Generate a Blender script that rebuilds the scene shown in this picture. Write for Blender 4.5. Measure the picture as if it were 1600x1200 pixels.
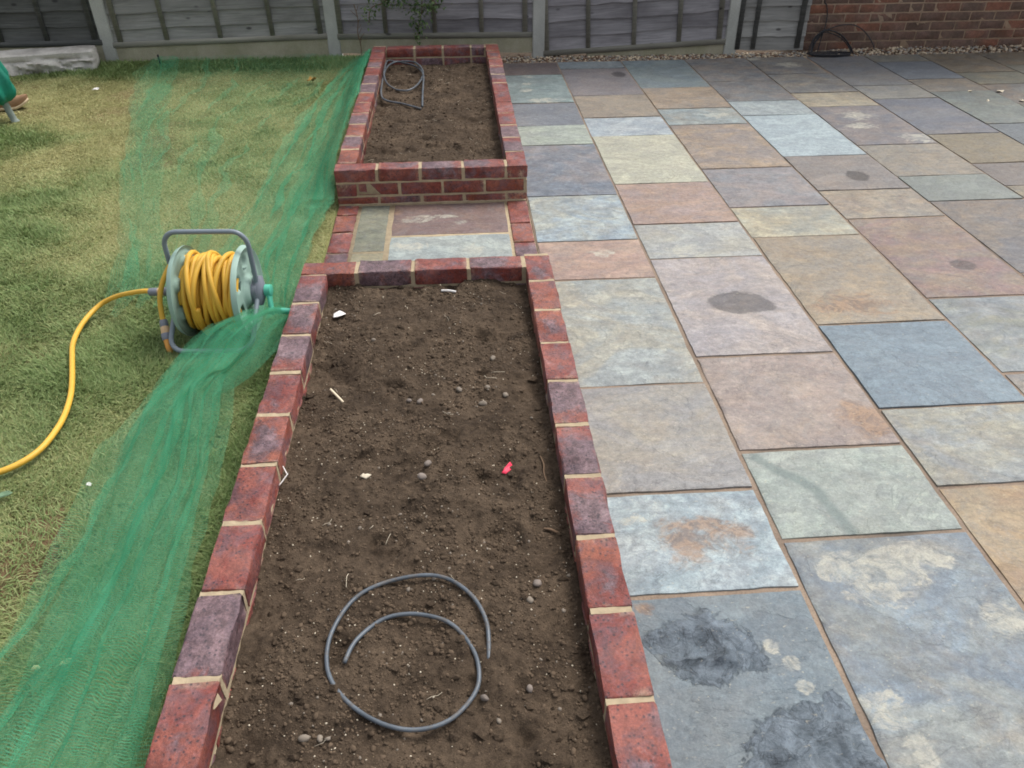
import bpy, bmesh, math, random
import numpy as np
from mathutils import Matrix, Vector

for o in list(bpy.data.objects):
    bpy.data.objects.remove(o, do_unlink=True)
S = bpy.context.scene
COL = S.collection
rng = np.random.default_rng(11)
random.seed(11)

# ------------------------------------------------------------------ camera, sky, sun, exposure
cam_d = bpy.data.cameras.new("camera")
cam = bpy.data.objects.new("camera", cam_d); COL.objects.link(cam)
PITCH, YAW, ROLL = 0.6248, 0.0677, -0.0042
CAM = Vector((0.6503, -2.6968, 1.6469))
Fv = Vector((math.sin(YAW)*math.cos(PITCH), math.cos(YAW)*math.cos(PITCH), -math.sin(PITCH)))
Rv = Vector((math.cos(YAW), -math.sin(YAW), 0)); Uv = Rv.cross(Fv)
R2 = Rv*math.cos(ROLL) + Uv*math.sin(ROLL); U2 = Uv*math.cos(ROLL) - Rv*math.sin(ROLL)
M = Matrix.Identity(4)
for i in range(3):
    M[i][0], M[i][1], M[i][2], M[i][3] = R2[i], U2[i], -Fv[i], CAM[i]
cam.matrix_world = M
cam_d.sensor_width = 36; cam_d.lens = 36*1216.4/1600
cam_d.clip_start = 0.05; cam_d.clip_end = 300
S.camera = cam

SUN_EL, SUN_AZ = math.radians(58), math.radians(50)      # azimuth measured from +y towards +x
w = bpy.data.worlds.new("World"); S.world = w; w.use_nodes = True
wn = w.node_tree.nodes; wl = w.node_tree.links; wn.clear()
sky = wn.new("ShaderNodeTexSky"); sky.sky_type = 'NISHITA'; sky.sun_disc = False
sky.sun_elevation = SUN_EL; sky.sun_rotation = SUN_AZ
sky.air_density = 1.0; sky.dust_density = 4.0; sky.ozone_density = 1.0
hs = wn.new("ShaderNodeHueSaturation"); hs.inputs['Saturation'].default_value = 0.28
bg = wn.new("ShaderNodeBackground"); bg.inputs['Strength'].default_value = 0.15
wo = wn.new("ShaderNodeOutputWorld")
wl.new(sky.outputs[0], hs.inputs['Color']); wl.new(hs.outputs[0], bg.inputs[0]); wl.new(bg.outputs[0], wo.inputs[0])
sd = bpy.data.lights.new("sun", 'SUN'); sd.energy = 1.45; sd.angle = math.radians(22); sd.color = (1.0, 0.965, 0.92)
sun = bpy.data.objects.new("sun", sd); COL.objects.link(sun)
sdir = Vector((math.sin(SUN_AZ)*math.cos(SUN_EL), math.cos(SUN_AZ)*math.cos(SUN_EL), math.sin(SUN_EL)))
sun.rotation_euler = sdir.to_track_quat('Z', 'Y').to_euler()
S.view_settings.view_transform = 'Standard'; S.view_settings.look = 'None'
S.view_settings.exposure = 0.55; S.view_settings.gamma = 1.0; S.view_settings.use_curve_mapping = False
S.cycles.transparent_max_bounces = 48
S.cycles.max_bounces = 6
S.cycles.filter_width = 1.8

# ------------------------------------------------------------------ helpers
def lin(r, g, b, k=1.0):
    f = lambda c: (c/12.92 if c <= .04045 else ((c+.055)/1.055)**2.4)
    return (f(r/255)*k, f(g/255)*k, f(b/255)*k, 1.0)

def fbm(x, y, seed=0, octv=4, gain=.5, lac=2.03):
    x = np.asarray(x, float); y = np.asarray(y, float)
    x, y = np.broadcast_arrays(x, y)
    out = np.zeros(x.shape); a = 1.; tot = 0.
    for o in range(octv):
        xi = np.floor(x).astype(np.int64); yi = np.floor(y).astype(np.int64)
        fx = x-xi; fy = y-yi; fx = fx*fx*(3-2*fx); fy = fy*fy*(3-2*fy)
        def h(i, j):
            n = (i*374761393 + j*668265263 + (seed+o*101)*2147483647) & 0xffffffff
            n = ((n ^ (n >> 13))*1274126177) & 0xffffffff
            return ((n ^ (n >> 16)) & 0xffff)/32767.5 - 1.
        v = (h(xi, yi)*(1-fx)+h(xi+1, yi)*fx)*(1-fy) + (h(xi, yi+1)*(1-fx)+h(xi+1, yi+1)*fx)*fy
        out += a*v; tot += a; a *= gain; x = x*lac+17.3; y = y*lac+9.1
    return out/tot

def sstep(a, b, x):
    t = np.clip((np.asarray(x, float)-a)/(b-a), 0, 1); return t*t*(3-2*t)

def mesh_np(name, V, faces, mats=None, smooth=False, matidx=None, attrs=None, uv=None):
    """faces: list of int arrays (n,k)"""
    me = bpy.data.meshes.new(name)
    V = np.asarray(V, np.float32)
    faces = [np.asarray(f, np.int32) for f in faces if len(f)]
    nf = sum(len(f) for f in faces)
    loops = np.concatenate([f.ravel() for f in faces])
    tot = np.concatenate([np.full(len(f), f.shape[1], np.int32) for f in faces])
    st = np.concatenate([[0], np.cumsum(tot)[:-1]]).astype(np.int32)
    me.vertices.add(len(V)); me.vertices.foreach_set("co", V.ravel())
    me.loops.add(len(loops)); me.loops.foreach_set("vertex_index", loops)
    me.polygons.add(nf); me.polygons.foreach_set("loop_start", st); me.polygons.foreach_set("loop_total", tot)
    if smooth: me.polygons.foreach_set("use_smooth", np.ones(nf, bool))
    if matidx is not None: me.polygons.foreach_set("material_index", np.asarray(matidx, np.int32))
    for m in (mats if isinstance(mats, (list, tuple)) else [mats] if mats else []): me.materials.append(m)
    if attrs:
        for k, a in attrs.items():
            at = me.attributes.new(k, 'FLOAT', 'POINT'); at.data.foreach_set("value", np.asarray(a, np.float32))
    if uv is not None:
        ul = me.uv_layers.new(name="UVMap"); ul.data.foreach_set("uv", np.asarray(uv, np.float32)[loops].ravel())
    me.update(calc_edges=True); me.validate()
    return me

def link(name, me, parent=None, loc=None, rot=None, **kw):
    o = bpy.data.objects.new(name, me); COL.objects.link(o)
    if parent: o.parent = parent
    if loc is not None: o.location = loc
    if rot is not None: o.rotation_euler = rot
    for k, v in kw.items(): o[k] = v
    return o

def thing(name, label, cat, loc=(0, 0, 0), rotz=0, group=None, me=None):
    o = bpy.data.objects.new(name, me); COL.objects.link(o)
    o.location = loc; o.rotation_euler = (0, 0, rotz)
    o['label'] = label; o['category'] = cat
    if group: o['group'] = group
    return o

def struct(name, me):
    return link(name, me, kind='structure')

def grid_faces(nu, nv, off=0, closed_u=False):
    i = np.arange(nu if closed_u else nu-1); j = np.arange(nv-1)
    I, J = np.meshgrid(i, j, indexing='ij')
    a = I*nv+J; b = ((I+1) % nu)*nv+J
    return (np.stack([a, b, b+1, a+1], -1).reshape(-1, 4)+off)

def catmull(P, n=8, closed=False):
    P = np.asarray(P, float); out = []
    m = len(P)
    for i in range(m if closed else m-1):
        g = (lambda k: P[k % m]) if closed else (lambda k: P[min(max(k, 0), m-1)])
        p0, p1, p2, p3 = g(i-1), g(i), g(i+1), g(i+2)
        for t in np.arange(n)/n:
            out.append(.5*((2*p1)+(-p0+p2)*t+(2*p0-5*p1+4*p2-p3)*t*t+(-p0+3*p1-3*p2+p3)*t**3))
    if not closed: out.append(P[-1])
    return np.array(out)

def tube(P, r, sides=10, closed=False, cap=True):
    """returns (V, quads, ngons) sweep with parallel transport"""
    P = np.asarray(P, float); n = len(P)
    r = np.broadcast_to(np.asarray(r, float), (n,))
    T = np.roll(P, -1, 0)-np.roll(P, 1, 0) if closed else np.gradient(P, axis=0)
    T /= np.linalg.norm(T, axis=1)[:, None]+1e-12
    nrm = np.cross(T[0], [0, 0, 1.]);
    if np.linalg.norm(nrm) < 1e-3: nrm = np.cross(T[0], [1., 0, 0])
    nrm /= np.linalg.norm(nrm); V = []
    ang = np.arange(sides)/sides*2*np.pi
    for i in range(n):
        nrm = nrm-T[i]*np.dot(nrm, T[i]); nrm /= np.linalg.norm(nrm)
        b = np.cross(T[i], nrm)
        V.append(P[i]+r[i]*(np.cos(ang)[:, None]*nrm+np.sin(ang)[:, None]*b))
    V = np.concatenate(V)
    q = []
    I, J = np.meshgrid(np.arange(n if closed else n-1), np.arange(sides), indexing='ij')
    a = I*sides+J; b2 = I*sides+(J+1) % sides; nx = ((I+1) % n)*sides
    q = np.stack([a, b2, nx+(J+1) % sides, nx+J], -1).reshape(-1, 4)
    ng = []
    if cap and not closed:
        ng = [np.arange(sides)[::-1][None], (np.arange(sides)+(n-1)*sides)[None]]
    return V, [q]+ng

class Builder:
    def __init__(s): s.V = []; s.F = {}; s.n = 0; s.M = {}
    def add(s, V, faces, mat=0):
        V = np.asarray(V, float)
        for f in faces:
            f = np.asarray(f)
            if len(f) == 0: continue
            s.F.setdefault((f.shape[1], mat), []).append(f+s.n)
        s.V.append(V); s.n += len(V); return s
    def box(s, x0, x1, y0, y1, z0, z1, mat=0):
        V = [(x, y, z) for x in (x0, x1) for y in (y0, y1) for z in (z0, z1)]
        F = np.array([[0, 1, 3, 2], [4, 6, 7, 5], [0, 4, 5, 1], [2, 3, 7, 6], [0, 2, 6, 4], [1, 5, 7, 3]])
        return s.add(V, [F], mat)
    def mesh(s, name, mats, smooth=False):
        fs, mi = [], []
        for (k, m), L in s.F.items():
            f = np.concatenate(L); fs.append(f); mi.append(np.full(len(f), m))
        return mesh_np(name, np.concatenate(s.V), fs, mats, smooth, np.concatenate(mi))

def lathe(prof, n=32):
    """profile (r, a) around local X axis (a = along X)"""
    prof = np.asarray(prof, float); ang = np.arange(n)/n*2*np.pi
    V = np.stack([np.repeat(prof[None, :, 1], n, 0), np.cos(ang)[:, None]*prof[:, 0], np.sin(ang)[:, None]*prof[:, 0]], -1).reshape(-1, 3)
    return V, [grid_faces(n, len(prof), closed_u=True)]

def autosmooth(o, ang=40):
    me = o.data
    me.polygons.foreach_set("use_smooth", np.ones(len(me.polygons), bool))
    try: me.set_sharp_from_angle(angle=math.radians(ang))
    except Exception: pass
    return o

ICO1 = None
def ico(sub=1):
    bm = bmesh.new(); bmesh.ops.create_icosphere(bm, subdivisions=sub, radius=1)
    V = np.array([v.co[:] for v in bm.verts]); F = np.array([[v.index for v in f.verts] for f in bm.faces]); bm.free()
    return V, F
I1V, I1F = ico(1); I2V, I2F = ico(2)

def scatter_stones(pos, size, name, mats, matidx, flat=.7, jit=.25, embed=.3):
    n = len(pos); k = len(I1V)
    sc = np.stack([size*rng.uniform(.75, 1.3, n), size*rng.uniform(.75, 1.3, n), size*flat*rng.uniform(.75, 1.2, n)], -1)
    a = rng.uniform(0, 2*np.pi, n)
    V = I1V[None]*(1+rng.uniform(-jit, jit, (n, k, 1)))*sc[:, None]
    x = V[..., 0]*np.cos(a)[:, None]-V[..., 1]*np.sin(a)[:, None]; y = V[..., 0]*np.sin(a)[:, None]+V[..., 1]*np.cos(a)[:, None]
    V = np.stack([x, y, V[..., 2]+(sc[:, 2]*(1-2*embed))[:, None]*.6], -1)+pos[:, None]
    F = (I1F[None]+(np.arange(n)*k)[:, None, None]).reshape(-1, 3)
    return mesh_np(name, V.reshape(-1, 3), [F], mats, True, np.repeat(matidx, len(I1F)))

# ------------------------------------------------------------------ materials
class NT:
    def __init__(s, name, rough=.8):
        s.m = bpy.data.materials.new(name); s.m.use_nodes = True
        s.t = s.m.node_tree; s.t.nodes.clear()
        s.out = s.t.nodes.new("ShaderNodeOutputMaterial")
        s.b = s.t.nodes.new("ShaderNodeBsdfPrincipled"); s.b.inputs['Roughness'].default_value = rough
        s.t.links.new(s.b.outputs[0], s.out.inputs[0])
    def n(s, t, **k):
        nd = s.t.nodes.new(t)
        for a, v in k.items(): setattr(nd, a, v)
        return nd
    def l(s, a, b): s.t.links.new(a, b)
    def val(s, inp, v):
        if hasattr(v, 'is_output'): s.l(v, inp)
        else:
            if isinstance(v, tuple) and len(v) == 4 and inp.type == 'VECTOR': v = v[:3]
            inp.default_value = v
    def noise(s, scale, vec=None, detail=4, rough=.55, dist=0, out=0):
        nd = s.n("ShaderNodeTexNoise"); nd.inputs['Scale'].default_value = scale; nd.inputs['Detail'].default_value = detail
        nd.inputs['Roughness'].default_value = rough; nd.inputs['Distortion'].default_value = dist
        if vec is not None: s.l(vec, nd.inputs['Vector'])
        return nd.outputs[out]
    def ramp(s, f, a, b, c0=(0, 0, 0, 1), c1=(1, 1, 1, 1)):
        nd = s.n("ShaderNodeValToRGB"); e = nd.color_ramp.elements
        e[0].position = a; e[1].position = b; e[0].color = c0; e[1].color = c1
        s.val(nd.inputs[0], f); return nd.outputs[0]
    def mix(s, f, a, b, mode='MIX'):
        nd = s.n("ShaderNodeMix", data_type='RGBA', blend_type=mode)
        s.val(nd.inputs[0], f); s.val(nd.inputs[6], a); s.val(nd.inputs[7], b); return nd.outputs[2]
    def math(s, op, a, b=0., c=None, clamp=False):
        nd = s.n("ShaderNodeMath", operation=op, use_clamp=clamp)
        s.val(nd.inputs[0], a); s.val(nd.inputs[1], b)
        if c is not None: s.val(nd.inputs[2], c)
        return nd.outputs[0]
    def attr(s, name, typ='GEOMETRY', out='Fac'):
        nd = s.n("ShaderNodeAttribute", attribute_type=typ, attribute_name=name); return nd.outputs[out]
    def pos(s): return s.n("ShaderNodeNewGeometry").outputs['Position']
    def coord(s, w='Object'): return s.n("ShaderNodeTexCoord").outputs[w]
    def rand(s): return s.n("ShaderNodeObjectInfo").outputs['Random']
    def vadd(s, v, k, scale=60.):
        m = s.n("ShaderNodeVectorMath", operation='ADD'); c = s.n("ShaderNodeCombineXYZ")
        f = s.math('MULTIPLY', k, scale)
        for i in range(3): s.l(f, c.inputs[i])
        s.l(v, m.inputs[0]); s.l(c.outputs[0], m.inputs[1]); return m.outputs[0]
    def vscale(s, v, x, y, z):
        m = s.n("ShaderNodeVectorMath", operation='MULTIPLY'); s.l(v, m.inputs[0]); m.inputs[1].default_value = (x, y, z); return m.outputs[0]
    def bump(s, h, strength=.5, dist=.01, prev=None):
        nd = s.n("ShaderNodeBump"); nd.inputs['Strength'].default_value = strength; nd.inputs['Distance'].default_value = dist
        s.l(h, nd.inputs['Height'])
        if prev is not None: s.l(prev, nd.inputs['Normal'])
        return nd.outputs[0]
    def base(s, c): s.val(s.b.inputs['Base Color'], c)
    def normal(s, n): s.l(n, s.b.inputs['Normal'])

def plain(name, col, rough=.6, var=.12, scale=30, bump=.0, spec=.4):
    N = NT(name, rough); p = N.vadd(N.coord('Object'), N.rand(), 20)
    f = N.noise(scale, p, 5)
    c0 = tuple(c*(1-var) for c in col[:3])+(1,); c1 = tuple(min(1, c*(1+var)) for c in col[:3])+(1,)
    N.base(N.ramp(f, .3, .7, c0, c1)); N.b.inputs['Specular IOR Level'].default_value = spec
    if bump: N.normal(N.bump(N.noise(scale*3, p, 6), bump, .004))
    return N.m

def slab_material():
    N = NT("riven_slate", .62)
    p = N.vadd(N.pos(), N.rand(), 40)
    A = N.attr("tint_a", 'OBJECT', 'Color'); B = N.attr("tint_b", 'OBJECT', 'Color')
    ru = N.attr("rust", 'OBJECT'); pl = N.attr("pale", 'OBJECT')
    ps = N.vscale(p, 1, 1.3, 1)
    f1 = N.ramp(N.noise(2.9, ps, 9, .66, 1.1), .42, .58)
    c = N.mix(f1, A, B)
    # ochre, blue and grey cloudiness that every slab has a little of
    t1 = N.ramp(N.noise(3.7, N.vadd(ps, N.rand(), 5), 9, .7, .9), .46, .68)
    c = N.mix(N.math('MULTIPLY', t1, N.math('ADD', .12, N.math('MULTIPLY', ru, .7))), c, lin(146, 122, 92))
    t2 = N.ramp(N.noise(4.6, N.vadd(ps, N.rand(), 9), 9, .7, .9), .48, .68)
    c = N.mix(N.math('MULTIPLY', t2, .34), c, lin(86, 98, 110))
    f2 = N.noise(12, ps, 9, .74, .6)
    c = N.mix(1., c, N.ramp(f2, .37, .63, (.70, .71, .73, 1), (1.30, 1.29, 1.25, 1)), 'MULTIPLY')
    c = N.mix(N.math('MULTIPLY', N.math('FRACT', N.math('MULTIPLY', N.rand(), 5.7)), .75), c, N.mix(.5, A, B))
    mp = N.n("ShaderNodeMapping"); mp.inputs['Rotation'].default_value = (0, 0, .7); mp.inputs['Scale'].default_value = (3, 17, 3); N.l(p, mp.inputs[0])
    st = N.noise(1.6, mp.outputs[0], 8, .72, .5)
    c = N.mix(1., c, N.ramp(st, .36, .64, (.92, .92, .92, 1), (1.08, 1.08, 1.08, 1)), 'MULTIPLY')
    c = N.mix(1., c, N.ramp(N.noise(46, p, 9, .75, .4), .38, .62, (.82, .82, .83, 1), (1.18, 1.18, 1.16, 1)), 'MULTIPLY')
    tn = N.noise(1.9, N.vadd(ps, N.rand(), 31), 9, .6, .7); tq = N.math('MULTIPLY', tn, 11.)
    tfr = N.math('FRACT', tq); tfl = N.math('FLOOR', tq); tid = N.math('FRACT', N.math('MULTIPLY', tfl, .618))
    c = N.mix(1., c, N.ramp(tid, 0, 1, (.90, .90, .91, 1), (1.10, 1.10, 1.08, 1)), 'MULTIPLY')
    tedge = N.ramp(tfr, .0, .10, (1, 1, 1, 1), (0, 0, 0, 1))
    c = N.mix(N.math('MULTIPLY', tedge, N.math('MULTIPLY', N.ramp(N.noise(5, p, 3), .45, .6), .34)), c, lin(70, 76, 80))
    tstep = N.math('ADD', tfl, N.ramp(tfr, 0, .12))
    def patch(mask, nz, gain, cut, sharp):
        m_ = N.math('MULTIPLY', N.attr(mask), 1.25); z_ = N.math('MULTIPLY', N.math('SUBTRACT', nz, .5), gain)
        return N.math('MULTIPLY', N.math('SUBTRACT', N.math('ADD', m_, z_), cut), sharp, clamp=True)
    # veins running through the stone
    f3 = N.noise(4.2, ps, 8, .62, 1.6)
    v = N.math('ABSOLUTE', N.math('SUBTRACT', f3, .5)); v = N.ramp(v, .0, .03, (1, 1, 1, 1), (0, 0, 0, 1))
    c = N.mix(N.math('MULTIPLY', v, .22), c, (.19, .21, .22, 1))
    c = N.mix(N.math('MULTIPLY', patch('m_vein', N.noise(20, p, 6, .6, .5), .5, .5, 2.2), .6), c, lin(92, 106, 104))
    # ochre / rust bloom
    f4 = N.noise(3.4, N.vadd(ps, N.rand(), 13), 9, .68, 1.3)
    thr = N.math('SUBTRACT', .78, N.math('MULTIPLY', ru, .34))
    k = N.math('MULTIPLY', N.math('SUBTRACT', f4, thr), 5., clamp=True)
    rn = N.noise(7, p, 7, .6, 1.5)
    rc = N.mix(N.ramp(N.math('PINGPONG', N.math('MULTIPLY', rn, 5.), .5), .05, .45), lin(104, 84, 72), lin(148, 118, 90))
    c = N.mix(N.math('MULTIPLY', k, .62), c, N.mix(.5, rc, N.ramp(N.noise(17, ps, 6, .6, 2.), .3, .72, lin(112, 90, 74), lin(146, 120, 94))))
    c = N.mix(N.math('MULTIPLY', patch('m_rust', N.noise(7, ps, 10, .7, 1.6), 2.4, .5, 2.2), .72), c, rc)
    # pale bloom
    f5 = N.noise(5.3, N.vadd(ps, N.rand(), 29), 9, .7, 1.8)
    thr = N.math('SUBTRACT', .83, N.math('MULTIPLY', pl, .3))
    k = N.math('MULTIPLY', N.math('SUBTRACT', f5, thr), 8., clamp=True)
    pc = N.ramp(N.noise(23, ps, 6, .7), .3, .7, lin(128, 132, 130), lin(180, 174, 156))
    c = N.mix(N.math('MULTIPLY', k, .65), c, pc)
    c = N.mix(N.math('MULTIPLY', patch('m_pale', N.noise(8, ps, 11, .7, 1.6), 2.9, .50, 4.5), N.ramp(N.noise(15, p, 10, .78, 1.4), .40, .58, (.08, .08, .08, 1), (.82, .82, .82, 1))), c, N.mix(.35, pc, lin(190, 186, 168)))
    # freshly split dark faces
    k = patch('m_dark', N.noise(9, p, 11, .74, 1.2), 1.5, .36, 18.)
    c = N.mix(N.math('MULTIPLY', k, .72), c, N.ramp(N.noise(13, p, 11, .8, 1.6), .36, .62, lin(50, 60, 69), lin(126, 138, 149)))
    ck = N.ramp(N.math('ABSOLUTE', N.math('SUBTRACT', N.noise(10, N.vscale(p, 1, .7, 1), 7, .6, 1.8), .5)), .0, .022, (1, 1, 1, 1), (0, 0, 0, 1))
    c = N.mix(N.math('MULTIPLY', N.math('MULTIPLY', k, ck), .6), c, lin(34, 40, 47))
    k_dark = k
    # damp stains
    k = patch('m_wet', N.noise(18, p, 6, .6), .5, .5, 9.)
    c = N.mix(k, c, N.mix(1., c, (.42, .42, .43, 1), 'MULTIPLY'))
    # grain
    g = N.noise(190, p, 5, .7)
    c = N.mix(1., c, N.ramp(g, .2, .8, (.74, .74, .74, 1), (1.24, 1.24, 1.24, 1)), 'MULTIPLY')
    sp = N.noise(75, N.vscale(p, 1, 1.5, 1), 3, .6)
    c = N.mix(N.math('MULTIPLY', N.ramp(sp, .64, .72), .35), c, lin(196, 186, 160))
    N.base(c)
    rr = N.ramp(f2, .3, .7, (.5, .5, .5, 1), (.72, .72, .72, 1)); N.l(N.math('SUBTRACT', rr, N.math('MULTIPLY', k, .12)), N.b.inputs['Roughness'])
    N.b.inputs['Specular IOR Level'].default_value = .45
    h1 = N.math('ADD', N.noise(14, ps, 9, .65, .7), N.math('MULTIPLY', k_dark, N.math('MULTIPLY', N.noise(13, p, 11, .8, 1.6), 1.6))); h2 = N.noise(90, ps, 6, .7)
    N.normal(N.bump(h2, .45, .003, N.bump(h1, .62, .011, N.bump(tstep, .5, .0022))))
    return N.m
M_SLAB = slab_material()

def brick_material(name, red, red2, burnt, burn_amt, rough=.85, speck=.5, lime=.25, smear=.75, mauve=.6):
    N = NT(name, rough)
    r = N.rand(); o = N.vadd(N.coord('Object'), r, 50); g = N.coord('Generated')
    n1 = N.noise(9, o, 7, .6, .6)
    c = N.mix(N.ramp(n1, .42, .58), red, red2)
    c = N.mix(N.math('MULTIPLY', N.ramp(N.noise(1.3, N.vadd(o, r, 7), 2), .5, .62), .5), c, lin(160, 94, 64, .8))
    # kiln-burnt heart, paler arrises
    sx = N.n("ShaderNodeSeparateXYZ"); N.l(g, sx.inputs[0])
    dx = N.math('ABSOLUTE', N.math('SUBTRACT', sx.outputs[0], N.math('ADD', .5, N.math('MULTIPLY', N.math('SUBTRACT', N.math('FRACT', N.math('MULTIPLY', r, 3.17)), .5), .8))))
    dy = N.math('ABSOLUTE', N.math('SUBTRACT', sx.outputs[1], .5))
    d = N.math('MAXIMUM', N.math('MULTIPLY', dx, 1.05), dy)
    d = N.math('ADD', d, N.math('MULTIPLY', N.math('SUBTRACT', N.noise(15, o, 8, .72, .8), .5), 1.25))
    amt = N.math('FRACT', N.math('MULTIPLY', r, 7.31))
    thr = N.math('ADD', -.06, N.math('MULTIPLY', amt, N.math('MULTIPLY', burn_amt, 1.45)))
    k = N.math('MULTIPLY', N.math('SUBTRACT', thr, d), 5., clamp=True)
    bc = N.mix(N.ramp(N.noise(20, o, 8, .75), .36, .64), burnt, lin(122, 106, 112))
    c = N.mix(N.math('MULTIPLY', k, .8), c, bc)
    c = N.mix(N.math('MULTIPLY', N.ramp(N.noise(13, N.vadd(o, r, 41), 9, .78, .8), .46, .60), mauve), c, lin(92, 74, 82))
    # lime bloom
    k = N.ramp(N.noise(6, N.vadd(o, r, 19), 8, .7, 1.), .56, .74)
    c = N.mix(N.math('MULTIPLY', k, lime), c, lin(200, 186, 186))
    # pointing smears along the joints
    em = N.math('MULTIPLY', N.ramp(N.math('ABSOLUTE', N.math('SUBTRACT', sx.outputs[0], .5)), .40, .50), N.ramp(N.noise(11, N.vadd(o, r, 23), 7, .7, .6), .5, .64))
    c = N.mix(N.math('MULTIPLY', em, smear), c, lin(172, 152, 128))
    # black iron specks
    vo = N.n("ShaderNodeTexVoronoi"); vo.inputs['Scale'].default_value = 80; N.l(o, vo.inputs['Vector'])
    k = N.math('MULTIPLY', N.ramp(vo.outputs['Distance'], .14, .34, (1, 1, 1, 1), (0, 0, 0, 1)), N.ramp(N.noise(14, o, 4), .36, .50))
    c = N.mix(N.math('MULTIPLY', k, speck), c, lin(46, 44, 52))
    c = N.mix(1., c, N.ramp(N.noise(160, o, 5, .7), .2, .8, (.66, .66, .66, 1), (1.3, 1.3, 1.3, 1)), 'MULTIPLY')
    c = N.mix(1., c, N.ramp(N.noise(40, o, 7, .72), .36, .64, (.74, .73, .74, 1), (1.24, 1.24, 1.24, 1)), 'MULTIPLY')
    N.base(c); N.b.inputs['Specular IOR Level'].default_value = .5
    N.normal(N.bump(N.noise(140, o, 6, .7), .5, .003, N.bump(N.noise(32, o, 8, .7), .8, .008, N.bump(N.ramp(vo.outputs['Distance'], .0, .3), .5, .002))))
    return N.m
M_BRICK = brick_material("bed_brick", lin(118, 52, 43), lin(136, 76, 64), lin(62, 58, 64), .58, rough=.56, speck=.75, lime=.2)
M_HBRICK = brick_material("house_brick", lin(108, 84, 72), lin(98, 80, 68), lin(84, 70, 62), .2, speck=.15, lime=0., smear=.15, mauve=.15)
M_MORTAR = plain("cream_mortar", lin(166, 150, 124), .95, .16, 40, .5, .2)
M_HMORTAR = plain("house_mortar", lin(196, 172, 150), .95, .15, 30, .4, .2)
def joint_material():
    N = NT("patio_mortar", .95); p = N.pos()
    c = N.ramp(N.noise(5, p, 6), .3, .7, lin(120, 104, 90), lin(150, 132, 114))
    c = N.mix(N.ramp(N.noise(3, p, 4), .5, .7), c, lin(104, 94, 84))
    c = N.mix(1., c, N.ramp(N.noise(150, p, 5), .25, .75, (.75, .75, .75, 1), (1.2, 1.2, 1.2, 1)), 'MULTIPLY')
    N.base(c); N.normal(N.bump(N.noise(120, p, 6), .6, .004)); return N.m
M_JOINT = joint_material()

def soil_material():
    N = NT("dark_soil", .95); p = N.pos()
    c = N.ramp(N.noise(7, p, 7, .65, .5), .3, .72, lin(55, 46, 38), lin(100, 86, 72))
    c = N.mix(1., c, N.ramp(N.noise(60, p, 7, .75), .25, .75, (.5, .5, .5, 1), (1.45, 1.42, 1.38, 1)), 'MULTIPLY')
    c = N.mix(1., c, N.ramp(N.noise(330, p, 4, .7), .25, .75, (.6, .6, .6, 1), (1.4, 1.4, 1.38, 1)), 'MULTIPLY')
    vo = N.n("ShaderNodeTexVoronoi"); vo.inputs['Scale'].default_value = 150; N.l(p, vo.inputs['Vector'])
    k = N.math('MULTIPLY', N.ramp(vo.outputs['Distance'], .12, .2, (1, 1, 1, 1), (0, 0, 0, 1)), N.ramp(vo.outputs['Color'], .82, .86))
    c = N.mix(N.math('MULTIPLY', k, .7), c, lin(172, 150, 120))
    N.base(c); N.b.inputs['Specular IOR Level'].default_value = .15
    N.normal(N.bump(N.noise(260, p, 5, .75), .8, .004, N.bump(N.noise(60, p, 6, .7), .8, .01)))
    return N.m
M_SOIL = soil_material()
M_CRUMB = plain("soil_crumb", lin(88, 75, 62), .95, .45, 40, .5, .1)
M_GRIT = plain("grey_stone", lin(128, 118, 106), .85, .2, 18, .3, .3)
M_GRITW = plain("pale_grit", lin(206, 194, 172), .8, .12, 20, .2, .3)
M_PEB = plain("pebble_stone", lin(124, 114, 106), .8, .25, 22, .3, .3)

def lawn_material():
    N = NT("lawn_thatch", 1.); p = N.pos()
    d = N.attr("dry")
    c = N.mix(d, lin(104, 118, 70), lin(144, 140, 96))
    c = N.mix(N.attr("bare"), c, lin(122, 102, 78))
    c = N.mix(1., c, N.ramp(N.noise(70, N.vscale(p, 1, .6, 1), 7, .75), .25, .75, (.72, .72, .68, 1), (1.2, 1.2, 1.16, 1)), 'MULTIPLY')
    N.base(c); N.b.inputs['Specular IOR Level'].default_value = .1
    N.normal(N.bump(N.noise(90, p, 7, .7), 1., .012)); return N.m
M_LAWN = lawn_material()
def grass_material():
    N = NT("grass_blade", .65)
    d = N.attr("dry"); t = N.attr("tone")
    g = N.mix(t, lin(102, 126, 70), lin(140, 160, 106)); y = N.mix(t, lin(152, 150, 96), lin(186, 180, 132))
    N.base(N.mix(d, g, y)); N.b.inputs['Specular IOR Level'].default_value = .25
    tr = N.n("ShaderNodeBsdfTranslucent"); N.l(N.mix(d, g, y), tr.inputs[0])
    mx = N.n("ShaderNodeMixShader"); mx.inputs[0].default_value = .25
    N.l(N.b.outputs[0], mx.inputs[1]); N.l(tr.outputs[0], mx.inputs[2]); N.l(mx.outputs[0], N.out.inputs[0]); return N.m
M_GRASS = grass_material()

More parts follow.
